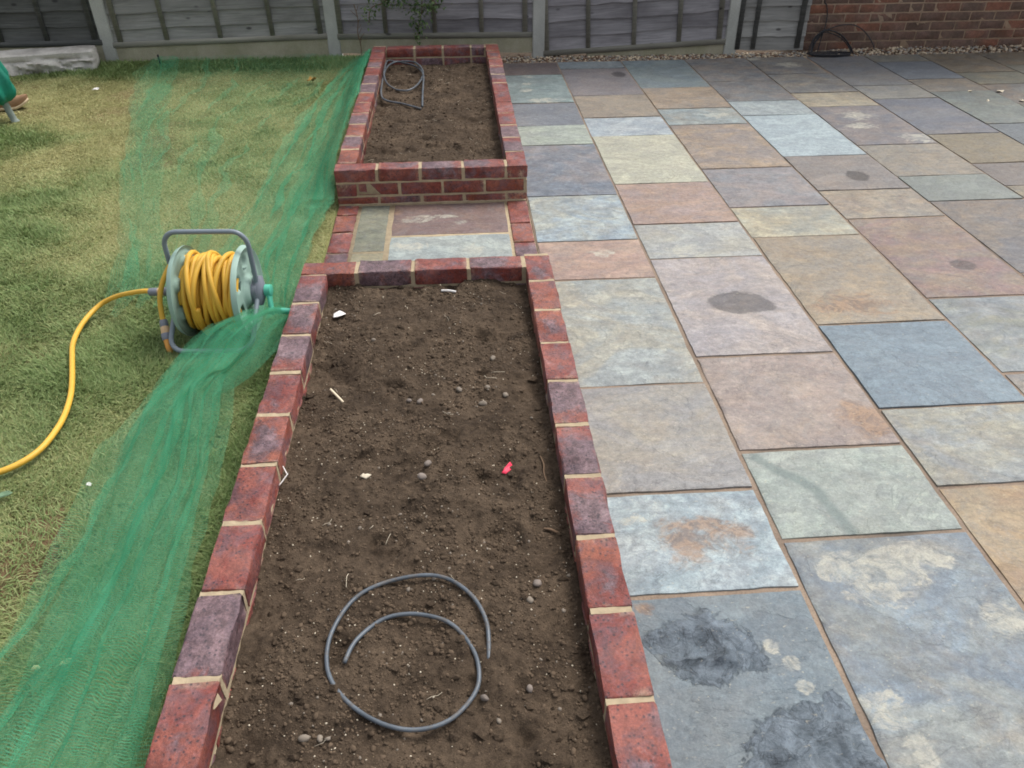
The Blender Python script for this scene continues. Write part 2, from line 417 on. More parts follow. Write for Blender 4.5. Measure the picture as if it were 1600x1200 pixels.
def wood_material(name, c0, c1, c2, rough=.85):
    N = NT(name, rough); o = N.vadd(N.coord('Object'), N.rand(), 30)
    gx = N.vscale(o, 1.2, 20, 26)
    f = N.noise(2.2, gx, 8, .65, 1.2)
    c = N.mix(N.ramp(f, .3, .7), c0, c1)
    c = N.mix(N.math('MULTIPLY', N.ramp(N.noise(1.6, N.vscale(o, 1, 3, 3), 5, .6), .45, .7), .6), c, c2)
    rr = N.math('ADD', .82, N.math('MULTIPLY', N.rand(), .36)); cc = N.n("ShaderNodeCombineColor")
    for i in range(3): N.l(rr, cc.inputs[i])
    c = N.mix(1., c, cc.outputs[0], 'MULTIPLY')
    kn = N.n("ShaderNodeTexVoronoi"); kn.inputs['Scale'].default_value = 3.2; N.l(N.vscale(o, 1, 2.2, 2.2), kn.inputs['Vector'])
    c = N.mix(N.math('MULTIPLY', N.ramp(kn.outputs['Distance'], .05, .1, (1, 1, 1, 1), (0, 0, 0, 1)), .75), c, lin(44, 42, 44))
    N.base(c); N.b.inputs['Specular IOR Level'].default_value = .2
    N.normal(N.bump(f, .4, .004)); return N.m
M_WOOD = wood_material("weathered_larch", lin(118, 116, 119), lin(160, 157, 159), lin(92, 88, 91))
M_WOODG = wood_material("green_grey_larch", lin(122, 122, 119), lin(160, 159, 155), lin(96, 95, 91))
M_WOODD = wood_material("dark_larch", lin(70, 72, 71), lin(100, 101, 99), lin(58, 57, 54))
M_BATTEN = wood_material("grey_batten", lin(118, 117, 108), lin(146, 144, 134), lin(100, 97, 86))
def concrete_material(name, c0, c1, moss):
    N = NT(name, .92); o = N.vadd(N.coord('Object'), N.rand(), 30)
    c = N.mix(N.ramp(N.noise(5, o, 7, .65), .3, .7), c0, c1)
    c = N.mix(N.math('MULTIPLY', N.ramp(N.noise(3, N.vscale(o, 1, 1, .5), 6, .7, .5), .48, .72), .65), c, moss)
    c = N.mix(1., c, N.ramp(N.noise(130, o, 5), .25, .75, (.85, .85, .85, 1), (1.12, 1.12, 1.12, 1)), 'MULTIPLY')
    N.base(c); N.b.inputs['Specular IOR Level'].default_value = .25
    N.normal(N.bump(N.noise(110, o, 6), .35, .003)); return N.m
M_POST = concrete_material("concrete_post", lin(158, 159, 154), lin(180, 181, 175), lin(146, 148, 138))
M_BOARDC = concrete_material("gravel_board", lin(148, 144, 124), lin(174, 168, 148), lin(130, 132, 98))
M_STONE = concrete_material("old_stone", lin(150, 146, 140), lin(206, 203, 196), lin(120, 110, 102))

M_HOSE = plain("yellow_hose", lin(214, 168, 62), .5, .1, 8, 0, .4)
M_GREYPL = plain("grey_plastic", lin(118, 122, 132), .5, .08, 20, 0, .4)
M_TUBE = plain("grey_tube", lin(120, 130, 138), .42, .07, 12, 0, .5)
M_FLANGE = plain("pale_green_plastic", lin(146, 172, 160), .55, .08, 12, .1, .4)
M_DRUM = plain("dark_drum_plastic", lin(84, 104, 98), .6, .1, 10, 0, .3)
M_TEAL = plain("teal_plastic", lin(84, 178, 152), .5, .06, 12, 0, .4)
M_BEIGE = plain("beige_plastic", lin(204, 172, 132), .55, .08, 20, 0, .4)
M_ORANGE = plain("orange_plastic", lin(216, 152, 72), .55, .08, 20, 0, .4)
def pipe_material():
    N = NT("grey_pipe", .5); p = N.pos()
    nz = N.n("ShaderNodeSeparateXYZ"); N.l(N.n("ShaderNodeNewGeometry").outputs['Normal'], nz.inputs[0])
    d = N.math('MULTIPLY', N.ramp(N.noise(45, p, 6, .7), .5, .66), .7)
    c = N.mix(d, N.ramp(N.noise(20, p, 4), .3, .7, lin(66, 74, 82), lin(94, 102, 110)), lin(98, 86, 72)); N.base(c)
    N.l(N.math('ADD', .42, N.math('MULTIPLY', d, .5)), N.b.inputs['Roughness']); return N.m
M_PIPE = pipe_material()
M_CABLE = plain("black_cable", lin(38, 38, 42), .5, .15, 25, 0, .4)
M_WHITE = plain("white_paper", lin(222, 218, 214), .8, .06, 40, 0, .3)
M_STICKW = plain("pale_wood_stick", lin(222, 206, 178), .8, .1, 40, 0, .2)
M_PINK = plain("pink_plastic", lin(236, 62, 92), .5, .08, 30, 0, .4)
M_TWIG = plain("dry_twig", lin(112, 92, 74), .9, .2, 40, .3, .2)
M_LEAFO = plain("orange_leaf", lin(178, 128, 56), .7, .2, 40, 0, .3)
M_LEAFP = plain("pale_leaf", lin(184, 186, 136), .7, .2, 40, 0, .3)
M_LEAFG = plain("grey_green_leaf", lin(106, 132, 104), .7, .2, 40, 0, .3)
M_COVER = plain("green_cover_cloth", lin(24, 118, 98), .6, .25, 9, .2, .3)
M_SHOE = plain("tan_suede", lin(150, 118, 92), .9, .12, 25, .3, .2)
M_SOLE = plain("pale_sole", lin(206, 184, 152), .7, .08, 25, 0, .3)
M_STAKE = plain("grey_stake", lin(132, 142, 136), .7, .12, 14, .2, .3)
def foliage_material():
    N = NT("climber_leaf", .55); r = N.noise(40, N.pos(), 2)
    c = N.ramp(r, .35, .65, lin(56, 86, 52), lin(126, 144, 94)); N.base(c)
    tr = N.n("ShaderNodeBsdfTranslucent"); N.l(c, tr.inputs[0]); mx = N.n("ShaderNodeMixShader"); mx.inputs[0].default_value = .3
    N.l(N.b.outputs[0], mx.inputs[1]); N.l(tr.outputs[0], mx.inputs[2]); N.l(mx.outputs[0], N.out.inputs[0]); return N.m
M_FOL = foliage_material()

def net_material():
    N = NT("green_net", .6)
    uv = N.n("ShaderNodeTexCoord").outputs['UV']
    wob = N.noise(35, uv, 3, .6, 0, 1)
    wv = N.n("ShaderNodeVectorMath", operation='MULTIPLY_ADD'); N.l(wob, wv.inputs[0]); wv.inputs[1].default_value = (.006, .006, 0); N.l(uv, wv.inputs[2])
    sx = N.n("ShaderNodeSeparateXYZ"); N.l(wv.outputs[0], sx.inputs[0])
    P = .0070; W = N.attr('weight')
    a = N.math('LESS_THAN', N.math('FRACT', N.math('DIVIDE', sx.outputs[0], P)), W)
    b = N.math('LESS_THAN', N.math('FRACT', N.math('DIVIDE', sx.outputs[1], P)), W)
    k = N.math('MAXIMUM', a, b)
    c = N.ramp(N.noise(6, uv, 4), .3, .7, lin(70, 152, 112), lin(108, 184, 146))
    df = N.n("ShaderNodeBsdfDiffuse"); N.l(c, df.inputs[0])
    tl = N.n("ShaderNodeBsdfTranslucent"); N.l(c, tl.inputs[0])
    m1 = N.n("ShaderNodeMixShader"); m1.inputs[0].default_value = .35; N.l(df.outputs[0], m1.inputs[1]); N.l(tl.outputs[0], m1.inputs[2])
    tp = N.n("ShaderNodeBsdfTransparent"); m2 = N.n("ShaderNodeMixShader")
    N.l(k, m2.inputs[0]); N.l(tp.outputs[0], m2.inputs[1]); N.l(m1.outputs[0], m2.inputs[2]); N.l(m2.outputs[0], N.out.inputs[0])
    return N.m
M_NET = net_material()

# ------------------------------------------------------------------ ground and lawn
b = Builder(); b.box(-40, 40, -40, 40, -.4, -.12); struct("ground", b.mesh("ground", M_CRUMB))

def dryness(x, y):
    d = .60+1.05*fbm(x*1.1, y*.8, 3, 4)+.35*fbm(x*5, y*4, 5, 3)
    d -= .85*sstep(3.9, 4.35, y)                 # lush strip along the fence
    d -= .8*np.exp(-(((x+2.25)/.55)**2+((y-2.55)/.35)**2))            # long grass by the covered stake
    d -= .6*np.exp(-(((x+.6)/.35)**2+((y-3.4)/.4)**2))
    d += .45*np.exp(-(((x+2.1)/.6)**2+((y-3.3)/.35)**2))
    d -= .75*sstep(-.2, -.02, x)*sstep(1.0, .3, y)
    return np.clip(d, 0, 1)
def bareness(x, y):
    e = sstep(.18, .5, fbm(x*1.7+4, y*1.5, 21, 4))*.6
    e += 1.4*np.exp(-(((x+.60)/.13)**2+((y+1.15)/.30)**2))
    e += .55*np.exp(-(((x+2.5)/.3)**2+((y-3.15)/.14)**2))
    e -= .8*sstep(3.9, 4.3, y)
    return np.clip(e, 0, 1)
def lawn_z(x, y): return -.012+.008*fbm(x*3, y*3, 8, 3)
gx = np.arange(-5.2, .001, .02); gx[-1] = -.001; gy = np.arange(-3.4, 4.61, .02)
GX, GY = np.meshgrid(gx, gy, indexing='ij')
GZ = lawn_z(GX, GY)+.006*fbm(GX*22, GY*22, 9, 3)
struct("lawn", mesh_np("lawn", np.stack([GX, GY, GZ], -1).reshape(-1, 3), [grid_faces(len(gx), len(gy))], M_LAWN, True,
       attrs={'dry': dryness(GX, GY).ravel(), 'bare': bareness(GX, GY).ravel()}))

def make_grass(N=640000):
    x = rng.uniform(-3.9, -.012, N*4); y = rng.uniform(-2.3, 4.55, N*4)
    d = np.sqrt((x-CAM.x)**2+(y-CAM.y)**2+CAM.z**2)
    keep = rng.uniform(0, 1, len(x)) < np.clip(2.2/d, 0, 1)**1.6
    keep &= x > -1.5-.55*(y+2.3)                                    # nothing stands outside the lawn the yard shows
    keep &= rng.uniform(0, 1, len(x)) > bareness(x, y)*.8
    x, y = x[keep][:N], y[keep][:N]; n = len(x)
    d = np.sqrt((x-CAM.x)**2+(y-CAM.y)**2+CAM.z**2)
    dry = np.clip(dryness(x, y)+rng.normal(0, .2, n), 0, 1)
    lush = np.clip(1-dryness(x, y)*1.6, 0, 1)
    L = rng.uniform(.012, .026, n)*(1+1.3*lush)
    W = rng.uniform(.0008, .0015, n)*(.75+.22*d)
    az = 2.2*np.pi*fbm(x*2.3, y*2.3, 31, 3)+rng.normal(0, 1.3, n)
    lift = np.clip(rng.normal(.42, .25, n)+.45*lush, .06, 1.45)
    dx, dy = np.cos(az), np.sin(az)
    bx, by = -dy*W, dx*W
    z = lawn_z(x, y)
    m = L*.5; tz = m*np.sin(lift); th = m*np.cos(lift)
    l2 = lift-rng.uniform(.3, .9, n)
    V = np.zeros((n, 5, 3))
    V[:, 0] = np.stack([x-bx, y-by, z], -1); V[:, 1] = np.stack([x+bx, y+by, z], -1)
    V[:, 2] = np.stack([x+dx*th-bx*.8, y+dy*th-by*.8, z+tz], -1); V[:, 3] = np.stack([x+dx*th+bx*.8, y+dy*th+by*.8, z+tz], -1)
    V[:, 4] = np.stack([x+dx*(th+m*np.cos(l2)), y+dy*(th+m*np.cos(l2)), np.maximum(z+tz+m*np.sin(l2), z+.002)], -1)
    o = (np.arange(n)*5)[:, None]
    V[..., 0] = np.minimum(V[..., 0], -.004)
    me = mesh_np("grass", V.reshape(-1, 3), [o+np.array([[0, 1, 3, 2]]), o+np.array([[2, 3, 4]])], M_GRASS, True,
                 attrs={'dry': np.repeat(dry, 5), 'tone': np.repeat(rng.uniform(0, 1, n), 5)})
    g = link("grass", me, kind='stuff'); g['label'] = "short patchy lawn grass, dry in places"; g['category'] = "grass"
make_grass()

# ------------------------------------------------------------------ patio
cx = [1.009, 1.509, 2.057, 2.607, 3.141, 3.675, 4.183, 4.673, 5.20, 5.74]
rows = {
 1: [4.207, 3.817, 3.044, 2.522, 2.134, 1.31, .745, .355, -.456, -1.011, -1.394, -2.25],
 2: [4.212, 3.979, 3.202, 2.667, 2.277, 1.451, .909, .528, -.297, -.843, -1.226, -2.2],
 3: [4.215, 3.365, 2.829, 2.463, 1.647, 1.083, .717, -.103, -.659, -1.05, -1.9],
 4: [4.22, 3.498, 2.966, 2.626, 1.813, 1.27, .895, .075, -.48, -1.0],
 5: [4.225, 3.676, 3.14, 2.793, 1.976, 1.447, 1.082, .263, -.35],
 6: [4.21, 3.294, 2.939, 2.142, 1.613, 1.263, .5],
 7: [4.22, 3.977, 3.439, 3.086, 2.319, 1.7, 1.1],
 8: [4.23, 3.607, 3.262, 2.75, 2.1],
 9: [4.24, 3.8, 3.3]}
# (colour a, colour b, rust, pale)
tints = {
 1: [((100,92,92),(114,106,104),.2,0), ((112,132,132),(124,140,140),0,.1), ((104,110,122),(120,124,130),.1,.05), ((150,156,146),(140,148,142),0,.1),
     ((108,118,132),(128,124,128),.25,.25), ((132,150,162),(150,152,146),.1,.2), ((146,128,122),(156,140,128),.45,.3), ((138,148,150),(150,148,138),.25,.3),
     ((132,134,140),(150,144,132),.5,.2), ((132,150,158),(146,160,166),.15,.1), ((98,116,130),(116,126,128),.24,.15)],
 2: [((116,130,138),(122,130,134),0,.1), ((114,112,120),(128,122,120),.25,.15), ((128,122,114),(138,130,120),.3,.1), ((138,152,162),(152,160,164),0,.25),
     ((164,164,150),(154,152,142),.1,.5), ((150,132,120),(140,130,130),.75,.25), ((150,148,138),(142,148,152),.3,.35), ((146,142,148),(152,144,138),.35,.25),
     ((140,130,126),(148,140,134),.6,.15), ((136,148,140),(146,152,144),.05,.15), ((116,132,146),(128,134,132),.34,.3)],
 3: [((110,126,136),(118,132,130),.1,.1), ((132,126,120),(142,130,116),.6,.1), ((128,144,148),(138,142,136),.3,.2), ((130,124,122),(144,132,118),.55,.2),
     ((132,126,126),(122,126,132),.3,.1), ((154,148,132),(142,144,138),.3,.35), ((128,126,122),(146,134,116),.55,.2), ((106,124,137),(113,131,143),0,.12),
     ((128,136,140),(142,140,130),.3,.15), ((152,134,112),(138,132,118),.85,.1)],
 4: [((112,116,120),(122,118,116),.3,.1), ((110,114,118),(120,116,114),.2,.1), ((142,154,156),(134,146,150),0,.15), ((146,162,168),(140,156,162),0,.1),
     ((130,122,116),(120,118,118),.4,.1), ((134,126,118),(140,134,124),.4,.1), ((124,108,108),(130,120,110),.6,.1), ((130,132,124),(124,132,136),.2,.15), ((128,126,126),(136,130,122),.3,.1)],
 5: [((112,112,114),(122,118,112),.2,.1), ((112,114,116),(120,118,114),.25,.1), ((150,144,130),(142,136,124),.2,.3), ((104,108,120),(124,118,116),.3,.45),
     ((132,126,116),(124,122,118),.4,.15), ((114,124,124),(122,124,116),.15,.1), ((104,102,106),(118,112,106),.5,.1), ((124,118,116),(116,118,120),.3,.1)],
 6: [((108,112,120),(116,116,114),.2,.1), ((130,128,120),(116,120,126),.2,.25), ((102,108,122),(112,112,116),.15,.2), ((116,112,100),(122,114,100),.35,.1), ((106,102,100),(114,108,104),.2,.1), ((122,116,104),(112,108,104),.3,.1)],
 7: [((112,112,108),(118,116,108),.2,.1), ((98,108,122),(108,114,118),.1,.15), ((120,114,106),(112,110,106),.3,.1), ((110,118,112),(102,110,106),.1,.2), ((94,104,114),(102,108,110),.1,.1), ((112,108,102),(106,106,104),.2,.1)],
 8: [((108,102,92),(114,108,98),.3,.1), ((108,108,100),(112,110,100),.2,.1), ((112,106,100),(106,106,104),.2,.1), ((104,108,104),(110,108,100),.2,.1)],
 9: [((112,104,92),(104,100,92),.2,.1), ((108,110,104),(114,110,100),.2,.1)]}
# marks with a shape of their own: (kind, x, y, rx, ry)
marks = [('wet',1.80,.095,.135,.10), ('wet',1.88,.07,.075,.06), ('wet',1.962,3.772,.06,.085), ('wet',2.919,1.463,.07,.085), ('wet',2.93,.361,.06,.055),
 ('pale',1.226,3.755,.045,.04), ('pale',1.208,3.55,.04,.04), ('pale',1.178,3.373,.05,.05), ('pale',1.3,3.1,.12,.06), ('pale',3.426,3.956,.11,.10), ('pale',3.186,4.172,.07,.06),
 ('pale',3.407,2.569,.13,.10), ('pale',3.326,2.337,.12,.07), ('pale',3.60,2.08,.12,.09), ('pale',2.418,2.649,.12,.05),
 ('rust',1.235,-1.222,.09,.085), ('rust',1.39,-1.19,.08,.07), ('rust',1.28,-1.15,.13,.04), ('pale',1.10,-1.12,.05,.02),
 ('dark',1.215,-1.555,.105,.085), ('dark',1.11,-1.535,.05,.03), ('dark',1.39,-1.84,.13,.10), ('dark',1.30,-1.93,.16,.08), ('dark',1.46,-1.76,.03,.05), ('rust',1.08,-1.43,.025,.02),
 ('pale',1.66,-1.345,.11,.07), ('pale',1.80,-1.34,.10,.07), ('pale',1.89,-1.32,.07,.05), ('pale',1.70,-1.42,.09,.05), ('pale',1.985,-1.53,.07,.055), ('pale',1.565,-1.74,.055,.05), ('pale',1.60,-1.86,.03,.04),
 ('pale',1.37,-1.57,.022,.02), ('pale',1.40,-1.61,.02,.02), ('pale',1.41,-1.68,.02,.018),
 ('pale',1.78,-1.30,.06,.03), ('pale',1.62,-1.30,.03,.03),
 ('pale',1.219,.194,.055,.03), ('pale',1.345,.20,.09,.02), ('pale',1.30,.60,.06,.05), ('pale',1.70,.60,.10,.06), ('pale',.90,.74,.04,.04),
 ('pale',.339,.748,.05,.045), ('pale',.431,.741,.05,.045), ('pale',.70,.70,.05,.05), ('pale',.422,1.054,.09,.05), ('rust',.312,1.168,.05,.05), ('pale',.55,1.09,.12,.02), ('pale',.645,1.0,.05,.03), ('rust',2.28,.05,.2,.12), ('rust',2.0,-.7,.12,.12)]

vein = [(1.555, -.875), (1.60, -.942), (1.65, -.985), (1.685, -1.03), (1.70, -1.10), (1.722, -1.209)]
def slab_mesh(x0, x1, y0, y1, seed, top, res=.05, thick=.035):
    nx = max(4, int((x1-x0)/res)+1); ny = max(4, int((y1-y0)/res)+1)
    r = np.random.default_rng(seed)
    xs = np.linspace(0, 1, nx); ys = np.linspace(0, 1, ny)
    X, Y = np.meshgrid(x0+xs*(x1-x0), y0+ys*(y1-y0), indexing='ij')
    amp = .0040                                                     # riven, unevenly snapped edges
    ex = lambda s, t: amp*fbm(t*9+s*31, t*0+seed, seed+s, 4)
    wx = np.linspace(1, -1, nx)[:, None]
    X = X+np.where(np.arange(nx)[:, None] == 0, np.abs(ex(0, Y))*1.4, 0)-np.where(np.arange(nx)[:, None] == nx-1, np.abs(ex(1, Y))*1.4, 0)
    Y = Y+np.where(np.arange(ny)[None] == 0, np.abs(ex(2, X))*1.4, 0)-np.where(np.arange(ny)[None] == ny-1, np.abs(ex(3, X))*1.4, 0)
    Z = top+.0026*fbm(X*6, Y*9, seed % 97, 5)
    ms = {k: np.zeros(X.shape) for k in ('wet', 'pale', 'rust', 'dark', 'vein')}
    for (k, mx_, my_, rx, ry) in marks:
        if x0-.02 < mx_ < x1+.02 and y0-.02 < my_ < y1+.02:
            q = ((X-mx_)/rx)**2+((Y-my_)/ry)**2
            ms[k] = np.maximum(ms[k], np.clip(1-.6*np.sqrt(q), 0, 1))
    for (xa, ya), (xb, yb) in zip(vein[:-1], vein[1:]):
        if x0 < xa < x1 and y0 < ya < y1:
            t = np.clip(((X-xa)*(xb-xa)+(Y-ya)*(yb-ya))/((xb-xa)**2+(yb-ya)**2), 0, 1)
            ms['vein'] = np.maximum(ms['vein'], np.clip(1-np.hypot(X-xa-t*(xb-xa), Y-ya-t*(yb-ya))/.045, 0, 1))
    dk = sstep(.3, .55, ms['dark']+.35*fbm(X*14, Y*16, seed+2, 4))*(ms['dark'] > .02)
    if dk.max() > 0:
        t = fbm(X*16, Y*20, seed+5, 4)*3.0; ter = (np.floor(t*1.7)+sstep(.0, .35, (t*1.7) % 1))/1.7
        Z = Z+np.maximum(dk*(.012*ter+.004*fbm(X*55, Y*55, seed+9, 3)), -.0028)
    edge = np.minimum(np.minimum(np.arange(nx)[:, None], np.arange(nx)[::-1][:, None]), np.minimum(np.arange(ny)[None], np.arange(ny)[::-1][None]))
    Z = np.where(edge == 0, Z-.0025, Z)
    V = np.stack([X, Y, Z], -1).reshape(-1, 3); c = V.mean(0)*[1, 1, 0]
    per = np.concatenate([np.arange(nx)*ny, (nx-1)*ny+np.arange(1, ny), (np.arange(nx-1)*ny+ny-1)[::-1], np.arange(1, ny-1)[::-1]])
    low = V[per]-[0, 0, thick]
    n0 = len(V); m = len(per); i = np.arange(m)
    sk = np.stack([per, n0+i, n0+(i+1) % m, per[(i+1) % m]], -1)
    V = np.concatenate([V, low])-c
    pad = lambda a: np.concatenate([a.ravel(), np.zeros(m)])
    me = mesh_np("paving_slab", V, [grid_faces(nx, ny), sk], M_SLAB, True, attrs={'m_'+k: pad(a) for k, a in ms.items()})
    me.set_sharp_from_angle(angle=math.radians(50))
    return me, c

def add_slab(parent, x0, x1, y0, y1, tint, seed, top, res, thick=.035):
    me, c = slab_mesh(x0, x1, y0, y1, seed, top, res, thick)
    o = link("paving_slab", me, parent, loc=c)
    K = .90
    def push(t3):
        m = sum(t3)/3; f = 1.42 if t3[0] > t3[2]+3 else .82; m2 = 126+(m-126)*1.3
        return tuple(min(235, max(30, m2+(v-m)*f)) for v in t3)
    tint = [push(tint[0]), push(tint[1]), tint[2], tint[3]]
    o['tint_a'] = list(lin(*tint[0], K)[:3]); o['tint_b'] = list(lin(*tint[1], K)[:3]); o['rust'] = float(tint[2]); o['pale'] = float(tint[3])
    return o

def mortar_sheet(x0, x1, y0, y1, z, res=.03):
    xs = np.arange(x0, x1+res*.5, res); ys = np.arange(y0, y1+res*.5, res)
    X, Y = np.meshgrid(xs, ys, indexing='ij')
    return mesh_np("mortar", np.stack([X, Y, z+.0012*fbm(X*14, Y*14, 77, 3)], -1).reshape(-1, 3), [grid_faces(len(xs), len(ys))], M_JOINT, True)
patio = struct("patio", mortar_sheet(1.0045, 5.8, -2.6, 4.24, -.0068))
J = .0065
for c, ys in rows.items():
    for i in range(len(ys)-1):
        y1, y0 = ys[i], ys[i+1]
        near = y0 < .2 and c <= 4
        hasmark = any(cx[c-1] < m[1] < cx[c] and y0 < m[2] < y1 for m in marks)
        res = .0085 if (y0 < -.8 and c <= 2) else .022 if hasmark else .04 if near else .07
        jj = J*(1.15 if near else .8)
        xr = cx[c]-jj
        if c == 5 and i == 0: xr = 3.655-jj
        add_slab(patio, cx[c-1]+jj*(.9 if c > 1 else .4), xr, y0+jj*.9, y1-jj*.9, tints[c][i], 1000+c*40+i, rng.normal(0, .0010), res)

# gravel margin between patio, fence and house wall
n = 5200
gxp = rng.uniform(1.0, 6.0, n); f_front = np.interp(gxp, [1.0, 1.4, 3.1, 3.7, 6.], [4.44, 4.43, 4.385, 4.385, 4.40])
gyp = rng.uniform(4.215, f_front+.03); keep = ~((gxp > 3.1) & (gxp < 3.68) & (gyp < 4.0))
gp = np.stack([gxp, gyp, -.022+.016*rng.random(n)+.02*sstep(3.6, 4.2, gxp)*sstep(4.24, 4.36, gyp)], -1)
gs = np.exp(rng.normal(math.log(.0085), .35, n)).clip(.004, .016)
M_GR1 = plain("gravel_cream", lin(186, 170, 146), .85, .2, 20, .2); M_GR2 = plain("gravel_brown", lin(116, 92, 74), .85, .25, 20, .2); M_GR3 = plain("gravel_grey", lin(140, 136, 130), .85, .25, 20, .2)
o = link("gravel", scatter_stones(gp, gs, "gravel", [M_GR1, M_GR2, M_GR3], rng.choice(3, n, p=[.38, .36, .26])), kind='stuff')
b = Builder(); b.box(1.006, 6.3, 4.19, 4.7, -.1, -.022); struct("gravel_bed", b.mesh("gravel_bed", M_CRUMB))

# ------------------------------------------------------------------ brickwork
def brick_mesh(L, W=.1025, H=.065, seed=0, mat=None, bev=.004, rough=.0016):
    """origin at the centre of the brick's bottom"""
    bm = bmesh.new(); bmesh.ops.create_cube(bm, size=1)
    for v in bm.verts: v.co = Vector((v.co.x*L, v.co.y*W, (v.co.z+.5)*H))
    long_e = [e for e in bm.edges if abs(e.verts[0].co.x-e.verts[1].co.x) > .5*L]
    bmesh.ops.subdivide_edges(bm, edges=long_e, cuts=3)
    bmesh.ops.bevel(bm, geom=[e for e in bm.edges if len(e.link_faces) == 2 and e.calc_face_angle(0) > .5], offset=bev*1.25, segments=2, affect='EDGES', profile=.6)
    r = random.Random(int(seed))
    for v in bm.verts:
        f = rough*(2.8 if r.random() < .16 else 1.15)
        v.co += Vector((r.uniform(-1, 1), r.uniform(-1, 1), r.uniform(-1, 1)))*f
    me = bpy.data.meshes.new("brick"); bm.to_mesh(me); bm.free()
    me.polygons.foreach_set("use_smooth", np.ones(len(me.polygons), bool)); me.set_sharp_from_angle(angle=math.radians(55))
    me.materials.append(mat); return me
_bm = {}
def get_brick(L, mat, var, **kw):
    k = (round(L, 4), mat.name, int(var) % 7)
    if k not in _bm: _bm[k] = brick_mesh(L, seed=int(k[0]*10000) % 999+int(var) % 7, mat=mat, **kw)
    return _bm[k]
def put_brick(parent, x, y, z, L, along='x', mat=None, mesh=None):
    me = mesh or get_brick(L, mat, rng.integers(0, 7))
    o = link("brick", me, parent)
    o.location = (x+rng.normal(0, .0008), y+rng.normal(0, .0008), z+rng.normal(0, .0009))
    flip = math.pi if rng.random() < .5 else 0
    o.rotation_euler = (rng.normal(0, .006), rng.normal(0, .004), flip+(0 if along == 'x' else math.pi/2)+rng.normal(0, .004))
    return o
def mortar_block(B, x0, x1, y0, y1, z0, z1, amp=.0016, n=(3, 8, 6)):
    """small irregular joint filling: displaced sub-divided box shell"""
    sx = np.linspace(0, 1, n[0]); sy = np.linspace(0, 1, n[1]); sz = np.linspace(0, 1, n[2])
    def face(a, bb, fn):
        A, Bm = np.meshgrid(a, bb, indexing='ij'); P = fn(A, Bm).reshape(-1, 3)
        P = P+np.stack([amp*fbm(P[:, 1]*90+P[:, 2]*70, P[:, 0]*90+k*5, 60+k, 2) for k in range(3)], -1)
        B.add(P, [grid_faces(len(a), len(bb))])
    L = lambda u, v, w_: np.stack([x0+(x1-x0)*u, y0+(y1-y0)*v, z0+(z1-z0)*w_], -1)
    one = lambda A, v: np.full(A.shape, v)
    face(sx, sy, lambda A, C: L(A, C, one(A, 1.)))
    face(sx, sz, lambda A, C: L(A, one(A, 0.), C)); face(sx, sz, lambda A, C: L(A, one(A, 1.), C))
    face(sy, sz, lambda A, C: L(one(A, 0.), A, C)); face(sy, sz, lambda A, C: L(one(A, 1.), A, C))

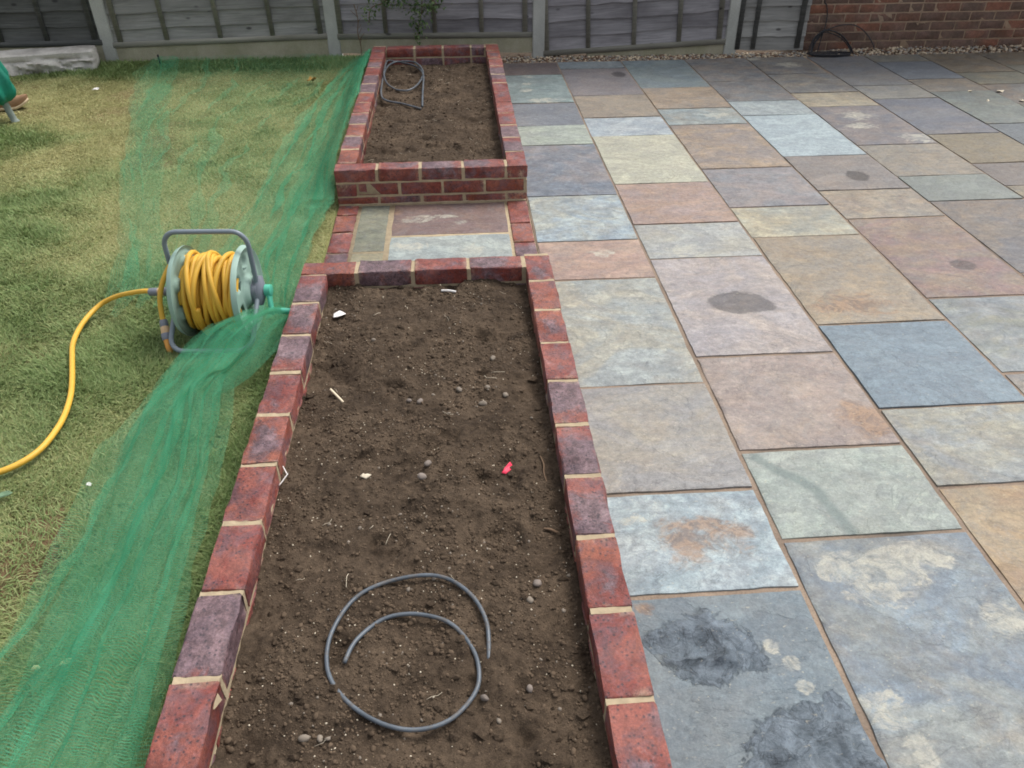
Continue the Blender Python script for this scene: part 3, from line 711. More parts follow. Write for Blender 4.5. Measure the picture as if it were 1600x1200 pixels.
TOP = .19; BW = .1025; Wd = 1.0025
def wall_run(bed, B, start, fixed, along, lens, z, zt, off=0, gap=.014, mat=M_BRICK):
    """bricks laid end to end from start along an axis; fixed = centre of the other axis"""
    p = start
    for i, L in enumerate(lens):
        c = p+L/2
        x, y = (c, fixed) if along == 'x' else (fixed, c)
        put_brick(bed, x, y, z, L, along, mat)
        a, e = p+L, p+L+gap
        top = z+.0635-abs(rng.normal(0, .0012)); e2 = .0012+abs(rng.normal(0, .0008)); hw = BW/2-e2
        if i < len(lens)-1 or gap_end:
            if along == 'x': mortar_block(B, a-.002, e+.002, fixed-hw, fixed+hw, z-.01, top, n=(4, 9, 7))
            else: mortar_block(B, fixed-hw, fixed+hw, a-.002, e+.002, z-.01, top, n=(9, 4, 7))
        p = e
gap_end = True
def build_bed(name, label, y0, y1, through_right_far):
    """outer rectangle x 0..Wd, y y0..y1; three courses on a mortar core"""
    bed = thing(name, label, "raised bed", (0, 0, 0), 0, "brick raised beds")
    B = Builder()
    for c in range(3):
        z = TOP-.065-.075*c
        odd = c % 2
        f1 = y1-BW/2; f0 = y0+BW/2
        # near front wall and far back wall (along x)
        if not odd:
            fx = [.211]*4
            wall_run(bed, B, 0, f0, 'x', fx, z, 0); put_r = True
            if through_right_far == 'front_bed':
                wall_run(bed, B, 0, f1, 'x', fx, z, 0)
            else:
                wall_run(bed, B, BW+.01, f1, 'x', [.211, .211, .211, Wd-2*BW-.02-.675], z, 0)
        else:
            wall_run(bed, B, BW+.01, f0, 'x', [.211]*3+[.2], z, 0); wall_run(bed, B, BW+.01, f1, 'x', [.211]*3+[.2], z, 0)
        # right and left walls (along y)
        def fill(a, e, first=None):
            n = int(round((e-a+.014)/.225)); L = (e-a-(n-1)*.014)/n
            ls = [L]*n
            if first: ls = [first]+[(e-a-first-.01*n)/n]*n if False else ls
            return ls
        if not odd:
            wall_run(bed, B, y0, Wd-BW/2, 'y', fill(y0, y1), z, 0)
            if through_right_far == 'front_bed': wall_run(bed, B, y0+BW+.01, BW/2, 'y', fill(y0+BW+.01, y1-BW-.01), z, 0)
            else: wall_run(bed, B, y0+BW+.01, BW/2, 'y', fill(y0+BW+.01, y1), z, 0)
        else:
            wall_run(bed, B, y0, BW/2, 'y', fill(y0, y1), z, 0); wall_run(bed, B, y0+BW+.01, Wd-BW/2, 'y', fill(y0+BW+.01, y1-BW-.01), z, 0)
    # continuous core behind the joints
    e = .0035; ct = TOP-.012
    B.box(e, BW-e, y0+e, y1-e, -.03, ct); B.box(Wd-BW+e, Wd-e, y0+e, y1-e, -.03, ct)
    B.box(BW-e, Wd-BW+e, y0+e, y0+BW-e, -.03, ct-.0011); B.box(BW-e, Wd-BW+e, y1-BW+e, y1-e, -.03, ct-.0013)
    # bed joints run round as thin irregular bands, inside and out
    for zj in (TOP-.075, TOP-.15):
        g = .0018
        for (xa, xb, ya, yb) in ((g, BW-g, y0+g, y1-g), (Wd-BW+g, Wd-g, y0+g, y1-g), (BW-g, Wd-BW+g, y0+g, y0+BW-g), (BW-g, Wd-BW+g, y1-BW+g, y1-g)):
            mortar_block(B, xa, xb, ya, yb, zj-.001, zj+.011, .0012, n=(max(3, int((xb-xa)/.02)), max(3, int((yb-ya)/.02)), 3))
    if name == 'x': pass
    m = link("mortar", B.mesh("mortar", M_MORTAR, True), bed, kind='stuff')
    return bed
FB0, FB1 = -2.4725, .225
# front bed: right wall joints fall on y = 0, -.225, ...; left wall starts behind the back wall
bed_front = build_bed("raised_bed", "long red brick raised bed in the foreground with a grey pipe coil on its soil", FB0, FB1, 'front_bed')
RB0, RB1 = 1.2683, 4.0333
bed_back = build_bed("raised_bed", "red brick raised bed at the back against the fence beyond the small paved strip", RB0, RB1, 'back_bed')

# ------------------------------------------------------------------ soil in the beds
def soil_h(x, y, which):
    if which == 0:
        b0 = .122+.012*sstep(-2.4, .1, y)-.012*sstep(.3, .12, x)
        b0 = b0-.014*sstep(.72, .89, x)
    else:
        b0 = .088+.012*fbm(x*2, y*1.4, 41, 2)-.02*sstep(3.75, 3.93, y)+.012*sstep(.75, .88, x)
    lum = .024*fbm(x*5.5, y*5.5, 42+which, 3)
    md = fbm(x*22, y*22, 43+which, 3); lum += .010*md
    lum += .009*np.abs(fbm(x*46, y*46, 44+which, 3))+.003*fbm(x*120, y*120, 45, 2)
    hole = sstep(.18, .5, fbm(x*7+3, y*7, 48+which, 3)); lum -= .022*hole
    return b0+lum
def make_soil(which, x0, x1, y0, y1, res):
    xs = np.linspace(x0, x1, int((x1-x0)/res)+1); ys = np.linspace(y0, y1, int((y1-y0)/res)+1)
    X, Y = np.meshgrid(xs, ys, indexing='ij')
    struct("soil", mesh_np("soil", np.stack([X, Y, soil_h(X, Y, which)], -1).reshape(-1, 3), [grid_faces(len(xs), len(ys))], M_SOIL, True))
    area = (x1-x0)*(y1-y0); n = int(area*(17000 if which == 0 else 7000))
    px = rng.uniform(x0+.008, x1-.008, n); py = rng.uniform(y0+.008, y1-.008, n)
    cl = fbm(px*6, py*6, 52+which, 3); k = rng.random(n) < sstep(-.5, .4, cl)+.15
    px, py = px[k], py[k]; n = len(px)
    sz = np.exp(rng.normal(math.log(.0021), .5, n)).clip(.0009, .0075)
    mi = rng.choice(3, n, p=[.945, .022, .033]); sz = np.where(mi == 2, sz.clip(.0009, .003)*.75, np.where(mi == 1, sz.clip(.001, .006), sz))
    link("soil_crumbs", scatter_stones(np.stack([px, py, soil_h(px, py, which)], -1), sz, "soil_crumbs", [M_CRUMB, M_GRIT, M_GRITW], mi, .8, .36, .45), kind='stuff')
    n = int(area*170); px = rng.uniform(x0+.01, x1-.01, n); py = rng.uniform(y0+.01, y1-.01, n); cz = np.exp(rng.normal(math.log(.008), .3, n)).clip(.004, .016)
    me = scatter_stones(np.stack([px, py, soil_h(px, py, which)], -1), cz, "soil_clods", [M_SOIL], np.zeros(n, int), .75, .42, .5)
    me.polygons.foreach_set("use_smooth", np.zeros(len(me.polygons), bool)); link("soil_clods", me, kind='stuff')
    Bs = Builder()
    for k in range(int(area*26)):
        px, py, a, L = rng.uniform(x0+.03, x1-.03), rng.uniform(y0+.03, y1-.03), rng.uniform(0, 6.28), rng.uniform(.006, .022)
        q = np.array([[px+math.cos(a)*L*t+rng.normal(0, .002), py+math.sin(a)*L*t+rng.normal(0, .002)] for t in (-1, -.3, .4, 1)]); qz = soil_h(q[:, 0], q[:, 1], which)+.0035
        V, F = tube(np.column_stack([q, qz]), rng.uniform(.0004, .0009), 4); Bs.add(V, F, int(rng.integers(0, 2)))
    link("straw", Bs.mesh("straw", [M_TWIG, M_GRITW]), kind='stuff')
make_soil(0, BW-.004, Wd-BW+.004, FB0+BW, FB1-BW+.004, .0052)
make_soil(1, BW-.004, Wd-BW+.004, RB0+BW, RB1-BW+.004, .009)

# ------------------------------------------------------------------ paved strip between the beds
strip = struct("path", (lambda B: (B.box(.002, Wd-.001, FB1+.001, RB0-.001, -.06, -.006), B.mesh("path", M_MORTAR))[1])(Builder()))
def flat_run(x, ys):
    for a, e in zip(ys[1:], ys[:-1]):
        L = e-a-.012; put_brick(strip, x, (a+e)/2, -.064, L, 'y', M_BRICK)
flat_run(.056, [1.262, 1.133, .925, .700, .475, .235])
flat_run(.948, [1.262, .972, .749, .524, .299, .235])
zs = -.0025
add_slab(strip, .124, .272, .712, 1.258, ((112,114,104),(124,124,112),.15,.1), 5001, zs, .02)
add_slab(strip, .124, .272, .235, .694, ((138,132,112),(128,126,112),.3,.2), 5002, zs, .03)
add_slab(strip, .297, .881, .880, 1.258, ((114,100,100),(124,108,102),.45,.1), 5003, zs, .02)
add_slab(strip, .297, .881, .50, .862, ((138,150,150),(150,156,148),.1,.35), 5004, zs, .02)
add_slab(strip, .297, .881, .235, .488, ((128,130,128),(134,132,124),.1,.2), 5005, zs, .04)
B = Builder(); mortar_block(B, .004, Wd-.004, RB0-.012, RB0+.001, -.01, .006, .003, (60, 3, 3)); link("mortar_fillet", B.mesh("mortar_fillet", M_MORTAR, True), strip)

# ------------------------------------------------------------------ fence
def lerp(a, b_, t): return a+(b_-a)*t
def wavy_board(L, Hb, seed, tilt=.022, th=.008, n=34, wav=.007):
    u = np.linspace(0, L, n)
    lo = wav*fbm(u*3.2, u*0+seed, seed, 3)+.003*fbm(u*14, u*0, seed+3, 2); lo -= .006*np.exp(-((u-L*(.2+.6*((seed*37) % 10)/10))/.05)**2)
    prof = []
    for (vz, vy) in ((0, -tilt-th), (0, -tilt), (1, 0.), (1, -th)):
        z = (lo if vz == 0 else np.full(n, Hb)); prof.append(np.stack([u, np.full(n, vy), z], -1))
    V = np.stack(prof, 1).reshape(-1, 3)     # n x 4
    I = np.arange(n-1)[:, None]*4; F = []
    for a, c in ((0, 1), (1, 2), (2, 3), (3, 0)):
        F.append(np.concatenate([I+a, I+c, I+4+c, I+4+a], 1))
    ends = np.array([[0, 3, 2, 1], [(n-1)*4, (n-1)*4+1, (n-1)*4+2, (n-1)*4+3]])
    me = mesh_np("board", V, [np.concatenate(F), ends], None, True); me.set_sharp_from_angle(angle=math.radians(30)); return me
def fence_panel(label, P0, P1, zb0, zb1, wood, batmat, battens, top=1.82, pitch=.118, wav=.012, rail=True, kind_sd=0):
    P0 = Vector((*P0, 0)); P1 = Vector((*P1, 0)); d = P1-P0; L = d.length
    rz = math.atan2(d.y, d.x)
    t = thing("lap_fence", label, "fence panel", (P0.x, P0.y, zb0), rz, "larch lap fence panels")
    sl = math.atan2(zb1-zb0, L)
    def part(name, me, mat, loc):
        me.materials.append(mat); o = link(name, me, t)
        o.location = (loc[0], loc[1], loc[2]+loc[0]*math.tan(sl)); o.rotation_euler = (0, -sl, 0); return o
    rh = .044
    k = 0; z = rh*.7
    while z < top-zb0-.05:
        me = wavy_board(L, pitch+.022, kind_sd*50+k, wav=wav)
        o = part("board", me, wood, (0, 0, z)); o.rotation_euler = (rng.normal(0, .01), -sl+rng.normal(0, .0015), 0); z += pitch*rng.uniform(.96, 1.04); k += 1
    def stick(w, h, th): Bq = Builder(); Bq.box(-w/2, w/2, -th, 0, 0, h); m = Bq.mesh("batten", None); return m
    for i, u in enumerate(battens):
        part("batten", stick(.036 if 0 < i < len(battens)-1 else .042, top-zb0-.02-rh+.001, .018), batmat, (u, -.0215, rh-.001))
    if rail:
        Bq = Builder(); Bq.box(0, L, -.040, .012, 0, rh); part("rail", Bq.mesh("rail", None), batmat, (0, 0, 0))
    return t
def fence_post(x, y, label, w=.108):
    bm = bmesh.new(); bmesh.ops.create_cube(bm, size=1)
    for v in bm.verts: v.co = Vector((v.co.x*w, v.co.y*w, (v.co.z+.5)*2.05-.15))
    bmesh.ops.bevel(bm, geom=bm.edges[:], offset=.006, segments=2, affect='EDGES')
    me = bpy.data.meshes.new("fence_post"); bm.to_mesh(me); bm.free(); me.materials.append(M_POST)
    thing("fence_post", label, "fence post", (x, y+w/2, 0), 0, "concrete fence posts", me)
fence_post(-2.285, 4.575, "concrete fence post beside the old stone block")
fence_post(-.385, 4.565, "concrete fence post left of the climbing plant, at the lawn")
fence_post(1.378, 4.425, "concrete fence post just right of the back raised bed")
fence_post(3.050, 4.375, "concrete fence post nearest the brick house wall")
fence_panel("dark grey lap fence panel behind the old stone block", (-4.13, 4.60), (-2.325, 4.615), .115, .125, M_WOODD, M_WOODD, [.03, .56, .99, 1.36, 1.75], kind_sd=1)
fence_panel("grey lap fence panel behind the open lawn, left of the climber", (-2.245, 4.615), (-.425, 4.605), .10, .142, M_WOODG, M_BATTEN, [.07, .46, .91, 1.35, 1.755], kind_sd=2)
fence_panel("grey lap fence panel with a leafy climber hanging on it, behind the back bed", (-.345, 4.60), (1.338, 4.475), .138, .15, M_WOOD, M_BATTEN, [.03, .42, .84, 1.24, 1.61], kind_sd=3)
fence_panel("purplish fence panel sloping down to its left corner, behind the patio", (1.418, 4.465), (3.01, 4.415), -.004, .078, M_WOOD, M_BATTEN, [.03, .39, .785, 1.175, 1.525], wav=.016, kind_sd=4)
fence_panel("narrow grey fence panel between the last post and the house wall", (3.09, 4.41), (3.70, 4.395), -.01, -.005, M_WOODG, M_WOODD, [.02, .16, .55], kind_sd=5, rail=False)
def gravel_board(label, P0, P1, z0, z1, hb0, hb1):
    """z0,z1 bottom and top at the left end; hb0,hb1 at the right end"""
    Bq = Builder(); th = .045
    dx, dy = P1[0]-P0[0], P1[1]-P0[1]
    n = 20; V = []
    for i in range(n):
        t_ = i/(n-1); zl, zh = lerp(z0, hb0, t_), lerp(z1, hb1, t_)
        for (yy, zz) in ((0, zl), (0, zh-.004), (.004, zh), (th, zh), (th, zl)):
            V.append((dx*t_, dy*t_+yy, zz+.0015*math.sin(i*1.7)))
    Bq.add(V, [grid_faces(n, 5), np.array([[0, 1, 2, 3, 4], [(n-1)*5+4-k for k in range(5)]])])
    thing("gravel_board", label, "gravel board", (P0[0], P0[1], 0), 0, "boards under the fence panels", autosmooth(bpy.data.objects.new("tmp", Bq.mesh("gravel_board", M_BOARDC)), 30).data)
gravel_board("concrete gravel board under the panel by the open lawn", (-2.23, 4.585), (-.44, 4.578), -.05, .099, -.03, .141)
gravel_board("mossy gravel board behind the back raised bed, raised clear of the gravel", (-.33, 4.565), (1.325, 4.445), .022, .137, .026, .149)
gravel_board("wedge of pale board under the sloping purplish panel", (1.80, 4.425), (2.995, 4.392), -.03, .012, -.03, .077)
gravel_board("low board partly hidden by the old stone block", (-4.1, 4.575), (-2.34, 4.585), -.05, .114, -.05, .124)

# ------------------------------------------------------------------ house wall
hw = thing("house_wall", "brown brick house wall rising beyond the right end of the fence", "wall", (3.70, 4.40, 0))
Bm = Builder(); Bm.box(.004, 2.7, .0025, .25, -.1, 2.7); link("mortar", Bm.mesh("mortar", M_HMORTAR), hw)
hbm = [brick_mesh(.215, seed=s, mat=M_HBRICK, bev=.003, rough=.0012) for s in range(5)]; hbh = [brick_mesh(.1025, seed=s+9, mat=M_HBRICK, bev=.003, rough=.0012) for s in range(2)]
rest = Builder()
for c in range(34):
    z = -.07+.075*c; x = 0.; first = True
    while x < 2.6:
        half = first and c % 2 == 0
        L = .1025 if half else .215
        if c < 9: 
            o = link("brick", (hbh if half else hbm)[int(rng.integers(0, 2 if half else 5))], hw)
            o.location = (x+L/2, BW/2+rng.normal(0, .0012), z); o.rotation_euler = (0, 0, rng.choice([0, math.pi]))
        else: rest.box(x, x+L, 0, .09, z, z+.065)
        x += L+.01; first = False
link("brickwork", rest.mesh("brickwork", M_HBRICK), hw, kind='stuff')

# ------------------------------------------------------------------ old stone block
def stone_block():
    t = thing("stone_block", "rough grey block of old stone lying on the grass against the fence", "stone block", (-2.70, 4.33, -.01), math.atan2(.145, .66))
    nu, nv = 70, 44
    a = np.arange(nv)/nv*2*np.pi
    u = np.linspace(-.44, .385, nu)
    # rounded rectangular section with a split-face front and a ledge near the top
    V = []
    for uu in u:
        e = min(1, ((.385-uu)/.02+.02))**.5 if uu > .365 else 1
        c, s = np.cos(a), np.sin(a)
        r = 1/np.maximum(np.abs(c), np.abs(s))
        y = np.sign(c)*np.abs(r*c)*.125; z = .075+np.sign(s)*np.abs(r*s)*.078
        z = z*1.0
        fr = y < -.1
        z2 = z-.01*(uu+.1)
        crack = .098+.012*fbm(np.array(uu*7), np.array(3.), 5, 3)
        rough_ = .045*fbm(uu*11+z*9, z*26+uu*4, 71, 4)+.02*fbm(uu*40, z*45, 72, 3)
        yy = y+np.where(fr, rough_*sstep(.02, -.01, z-crack)+.022*sstep(.0, .008, z-crack)+.03*np.exp(-((z-crack)/.006)**2), .006*fbm(uu*14, y*14, 73, 3))
        zz = z+np.where(z > .14, .008*fbm(uu*9, y*14, 74, 4), 0)
        V.append(np.stack([np.full(nv, uu), yy*e, .075+(zz-.075)*e], -1))
    V = np.concatenate(V); n0 = len(V)
    F = []
    I, Jm = np.meshgrid(np.arange(nu-1), np.arange(nv), indexing='ij')
    F = np.stack([I*nv+Jm, (I+1)*nv+Jm, (I+1)*nv+(Jm+1) % nv, I*nv+(Jm+1) % nv], -1).reshape(-1, 4)
    caps = np.stack([np.arange(nv), (nu-1)*nv+np.arange(nv)[::-1]])
    me = mesh_np("block", V, [F, caps], M_STONE, True); me.set_sharp_from_angle(angle=math.radians(50))
    t2 = link("block", me, t)
stone_block()

# ------------------------------------------------------------------ climbing plant on the fence
def leaf_cloud(centers, spread, n, size):
    P = []; 
    for c, s_, k in zip(centers, spread, n): P.append(np.asarray(c)+rng.normal(0, 1, (k, 3))*np.asarray(s_))
    P = np.concatenate(P); m = len(P)
    base = np.array([[0, 0, 0], [.35, .35, .05], [0, 1, -.1], [-.35, .35, .05]])
    sz = rng.uniform(.6, 1.3, m)*size
    V = []
    for i in range(m):
        a, bq, g = rng.uniform(0, 6.28), rng.uniform(-1.2, .3), rng.uniform(-.6, .6)
        R = Matrix.Rotation(a, 3, 'Z') @ Matrix.Rotation(bq, 3, 'X') @ Matrix.Rotation(g, 3, 'Y')
        V.append((np.array(R) @ (base*sz[i]).T).T+P[i])
    V = np.concatenate(V); o = (np.arange(m)*4)[:, None]
    return V, [o+np.array([[0, 1, 2]]), o+np.array([[0, 2, 3]])]
pl = thing("climbing_plant", "leafy green climber straggling down the fence behind the back bed", "plant", (.3, 4.40, .45))
def loc(P, o): return [tuple(np.array(p)-np.array(o)) for p in P]
O = (.3, 4.40, .45)
B = Builder()
for path in ([(.33, 4.42, 1.3), (.36, 4.40, .75), (.40, 4.39, .45), (.36, 4.38, .26), (.34, 4.38, .16)], [(.33, 4.42, 1.1), (.2, 4.40, .6), (.1, 4.39, .46), (-.02, 4.38, .41), (-.05, 4.38, .3)], [(.36, 4.40, .75), (.46, 4.39, .5), (.53, 4.38, .42)]):
    V, F = tube(catmull(loc(path, O), 6), .004, 6); B.add(V, F)
link("stem", B.mesh("stem", M_TWIG, True), pl)
V, F = leaf_cloud(loc([(.10, 4.37, .45), (.28, 4.36, .45), (.36, 4.36, .36), (.37, 4.36, .28), (.345, 4.36, .20), (.50, 4.37, .43), (-.04, 4.37, .39), (-.035, 4.37, .31), (.44, 4.36, .42), (.22, 4.36, .52), (.4, 4.37, .6), (.1, 4.37, .6), (.3, 4.37, .8)], O),
                  [(.06, .02, .02), (.10, .02, .03), (.05, .02, .04), (.035, .015, .03), (.02, .012, .03), (.05, .02, .03), (.035, .01, .02), (.02, .01, .03), (.05, .02, .03), (.1, .02, .05), (.1, .02, .08), (.08, .02, .08), (.12, .02, .12)],
                  [40, 70, 55, 48, 26, 36, 18, 12, 40, 60, 60, 40, 70], .034)
link("foliage", mesh_np("foliage", V, F, M_FOL, False), pl)
V, F = tube(catmull([(-.155, 4.50, .02), (-.15, 4.50, .1), (-.165, 4.50, .2), (-.15, 4.49, .31), (-.17, 4.49, .42)], 6), .004, 6); B = Builder(); B.add(V, F)
for k in range(7):
    z = .1+.045*k; V, F = tube([(-.155, 4.50, z), (-.155+rng.uniform(-.06, .05), 4.49, z+rng.uniform(.03, .06))], .0022, 5); B.add(V, F)
o = thing("twig", "bare brown twig standing against the fence at the back bed's left corner", "twig", me=B.mesh("twig", M_TWIG, True))

# ------------------------------------------------------------------ black cable by the house wall
B = Builder()
def lift(P, dy=0): return [(x, y+dy, max(z, -.004)) for x, y, z in P]
c1 = [(3.738,4.30,0),(3.732,4.31,.045),(3.76,4.32,.122),(3.822,4.33,.173),(3.893,4.33,.182),(3.979,4.32,.155),(4.05,4.31,.102),(4.106,4.30,.038),(4.126,4.29,0)]
c2 = [(3.759,4.31,0),(3.777,4.32,.10),(3.83,4.34,.165),(3.954,4.35,.211),(4.065,4.36,.22),(4.156,4.36,.198),(4.24,4.35,.14),(4.307,4.33,.06),(4.325,4.31,.0),(4.304,4.29,0)]
c3 = [(3.819,4.33,0),(3.835,4.345,.113),(3.859,4.37,.205),(3.861,4.38,.292),(3.842,4.385,.367),(3.808,4.387,.45),(3.80,4.388,.9),(3.80,4.388,1.6)]
c4 = [(3.75,4.30,.0),(3.765,4.33,.09),(3.80,4.345,.15),(3.85,4.35,.18),(3.91,4.35,.178),(4.0,4.34,.14),(4.07,4.32,.08),(4.115,4.30,.01)]
c5 = [(3.745,4.29,.0),(3.77,4.33,.07),(3.81,4.345,.13),(3.84,4.35,.17)]
for k in range(3): c6 = None
for c in (c1, c2, c3, c4, c5, [(x+.012, y+.01, z*.95) for x, y, z in c5], [(x-.01, y-.01, z*.9) for x, y, z in c4]):
    V, F = tube(catmull(c, 8), .0048, 7); B.add(V, F)
for k in range(3):
    a = np.linspace(0, 6.28, 40)+k; e = .004+.008*k
    P = np.stack([3.90+(.17+.012*k)*np.cos(a)-.012*k, 4.225+(.05+.006*k)*np.sin(a), np.full(40, e)], -1); V, F = tube(P, .0045, 7); B.add(V, F)
thing("cable", "black cable coiled loosely at the foot of the house wall", "cable", me=B.mesh("cable", M_CABLE, True))

# ------------------------------------------------------------------ hose reel
RX, RY, RR, RYAW = -.312, .056, .176, -.0617
reel = thing("hose_reel", "grey and pale green hose reel standing on the lawn beside the front raised bed", "hose reel", (RX, RY, -.008), RYAW)
HWD = .119
def flange_mesh(sgn):
    nr, na = 22, 96
    r = np.linspace(.012, RR, nr); a = np.arange(na)/na*2*np.pi
    Rg, Ag = np.meshgrid(r, a, indexing='ij')
    h = .010*sstep(.155, .163, Rg)-.014*sstep(RR-.006, RR, Rg)+.018*sstep(.07, .045, Rg)
    for k in range(6):
        ak = k*np.pi/3+.35; q = ((Rg*np.cos(Ag)-.112*np.cos(ak))**2+(Rg*np.sin(Ag)-.112*np.sin(ak))**2)**.5
        h = h-.013*sstep(.031, .022, q)
    out = np.stack([sgn*h, Rg*np.cos(Ag), Rg*np.sin(Ag)], -1).reshape(-1, 3)
    inn = np.stack([sgn*(np.minimum(h, .004)-.006), Rg*np.cos(Ag), Rg*np.sin(Ag)], -1).reshape(-1, 3)
    I, Jm = np.meshgrid(np.arange(nr-1), np.arange(na), indexing='ij')
    F = np.stack([I*na+Jm, I*na+(Jm+1) % na, (I+1)*na+(Jm+1) % na, (I+1)*na+Jm], -1).reshape(-1, 4)
    j = np.arange(na); rim = np.stack([(nr-1)*na+j, (nr-1)*na+(j+1) % na, nr*na+(nr-1)*na+(j+1) % na, nr*na+(nr-1)*na+j], -1)
    me = mesh_np("flange", np.concatenate([out, inn]), [F, F[:, ::-1]+nr*na, rim], M_FLANGE, True); me.set_sharp_from_angle(angle=math.radians(60)); return me
for s in (-1, 1): link("flange", flange_mesh(s), reel, loc=(s*HWD, 0, RR))
V, F = lathe([(.09, -HWD), (.09, HWD)], 32); B = Builder(); B.add(V+[0, 0, RR], F); link("drum", B.mesh("drum", M_DRUM, True), reel)
# tube frame: rounded rectangle in a plane leaning back through the axle
fx = HWD+.038; top_ = np.array([0, .0, .425-RR]); bot = np.array([0, -.205, -.146])
def fp(u, t): return (u, (top_[1]*t if t > 0 else bot[1]*-t), RR+(top_[2]*t if t > 0 else bot[2]*-t))
rc = []
def corner(ux, sy, n=7):
    rad_u, rad_t = .055, .24
    P = []
    for k in range(n+1):
        a = k/n*np.pi/2
        P.append((ux*(fx-rad_u+rad_u*math.cos(a)), sy*(1-rad_t+rad_t*math.sin(a))))
    return P
path = corner(1, 1)+corner(-1, 1)[::-1]+corner(-1, -1)+corner(1, -1)[::-1]
pp = []
for i, (u, t) in enumerate(path):
    u2, t2 = path[(i+1) % len(path)]
    nseg = 8 if abs(t2-t) > .5 or abs(u2-u) > .1 else 1
    for k in range(nseg): pp.append(fp(lerp(u, u2, k/nseg), lerp(t, t2, k/nseg)))
V, F = tube(pp, .0095, 12, closed=True); B = Builder(); B.add(V, F); link("frame", B.mesh("frame", M_TUBE, True), reel)
for s in (-1, 1):   # hub housings clamped round the frame legs
    d = np.array(fp(s*fx, .26))-np.array(fp(s*fx, -.26)); c = np.array([s*fx, 0, RR])
    P = [c+d*t for t in (-.5, -.485, -.40, -.2, 0, .2, .40, .485, .5)]
    V, F = tube(P, [.011, .017, .021, .028, .030, .028, .021, .017, .011], 16); B = Builder(); B.add(V, F)
    V, F = tube([c-[s*.040, 0, 0], c-[s*.0, 0, 0]], .034, 20); B.add(V, F)
    V, F = tube([c, c+[s*.028, 0, 0], c+[s*.032, 0, 0]], [.02, .02, .015], 16); B.add(V, F)
    o = link("hub", B.mesh("hub", M_GREYPL), reel); autosmooth(o)
# crank: forked arm hanging forward and a teal grip towards the bed
c = np.array([fx+.040, 0, RR]); dv = np.array([0.012, -.045, -.066])
B = Builder()
for off in (-.011, .011):
    V, F = tube([c+[0, off*.8, off*.5+.008], c+dv*.5+[0, off*.9, off*.5], c+dv+[0, off*.4, 0]], .0075, 8); B.add(V, F)
V, F = tube([c+[-.012, 0, 0], c+[.010, 0, 0], c+[.012, 0, 0]], [.024, .024, .02], 20); B.add(V, F)
V, F = tube([c+dv+[-.008, 0, 0], c+dv+[.010, 0, 0]], .0155, 16); B.add(V, F)
o = link("crank_arm", B.mesh("crank_arm", M_TEAL), reel); autosmooth(o)
V, F = tube([c+dv+[.010, 0, 0], c+dv+[.03, 0, 0], c+dv+[.072, -.004, 0], c+dv+[.078, -.004, 0]], [.0105, .0125, .0125, .009], 14); B = Builder(); B.add(V, F)
o = link("crank_handle", B.mesh("crank_handle", M_TEAL), reel); autosmooth(o)

# hose wound on the drum, its free end hanging over the left flange
HR = .0098
hose = thing("garden_hose", "yellow hose wound on the reel with its nozzle end hanging down", "garden hose", (RX, RY, -.008), RYAW)
th = np.linspace(0, 2*np.pi*10.2, 700); aa = np.linspace(-HWD+.012, HWD-.012, 700)
P1 = np.stack([aa, -np.cos(th)*.104, RR+np.sin(th)*.104], -1)
turns = 9
th = np.linspace(0, 2*np.pi*turns, 900); tt = th/(2*np.pi*turns)
ax_ = (HWD-.022)*np.sin(1.15*np.pi*(tt*2-1)*.98+.3)*.9+.016*np.sin(th*1.0+.7)+.02*fbm(th*.35, th*0, 91, 3)
loose = .5+.5*fbm(th*.16, th*0+7, 92, 2)
rad = .126+.012*loose+.006*np.sin(th*.37)
sag = .018*loose*np.maximum(0, -np.sin(th))
P2 = np.stack([ax_.clip(-HWD+.014, HWD-.014), -np.cos(th)*rad, RR+np.sin(th)*rad-sag], -1)
# three slack loops bulging above the rest
loops = []
for (ac, tl, r0, sg) in ((-.066, .16, .146, .040), (-.030, -.16, .143, .012), (.018, .30, .144, .02), (.046, -.14, .139, .006), (-.002, .12, .140, .01)):
    th = np.linspace(0, 2*np.pi, 72, endpoint=False)
    loops.append(np.stack([ac+tl*.13*np.cos(th+.6), -np.cos(th)*r0*.98, RR+.004+np.sin(th)*r0-sg*np.maximum(0, -np.sin(th))**2], -1))
B = Builder()
for P in (P1, P2): V, F = tube(P, HR, 10); B.add(V, F)
for P in loops: V, F = tube(P, HR, 10, closed=True); B.add(V, F)
link("coil", B.mesh("coil", M_HOSE, True), hose)
def rl(x, y, z):      # world point -> reel-local
    v = Matrix.Rotation(-RYAW, 3, 'Z') @ (Vector((x, y, z))-Vector((RX, RY, -.008))); return tuple(v)
tail = [(-HWD+.02, .05, RR+.12), (-HWD-.022, .012, RR+.128), (-HWD-.06, -.03, RR+.075), (-HWD-.083, -.06, RR+.01), (-HWD-.085, -.082, RR-.05), (-HWD-.080, -.098, RR-.085)]
V, F = tube(catmull(tail, 10), HR, 10); B = Builder(); B.add(V, F); link("hose_end", B.mesh("hose_end", M_HOSE, True), hose)
e = np.array(tail[-1]); d = np.array([.028, -.075, -.078]); d /= np.linalg.norm(d)
def seg(name, prof, mat, e=e, d=d, parent=hose):
    V, F = tube([e+d*t for t, r in prof], [r for t, r in prof], 18); Bq = Builder(); Bq.add(V, F); return autosmooth(link(name, Bq.mesh(name, mat), parent))
seg("collar", [(-.012, .0125), (-.006, .0155), (.012, .016), (.016, .0145)], M_GREYPL)
seg("connector", [(.016, .0145), (.019, .0165), (.040, .018), (.044, .0165)], M_BEIGE)
seg("nozzle_ring", [(.044, .018), (.046, .0195), (.066, .0185), (.070, .0165)], M_GREYPL)
seg("nozzle", [(.070, .0145), (.085, .0135), (.122, .0105), (.125, .009)], M_ORANGE)

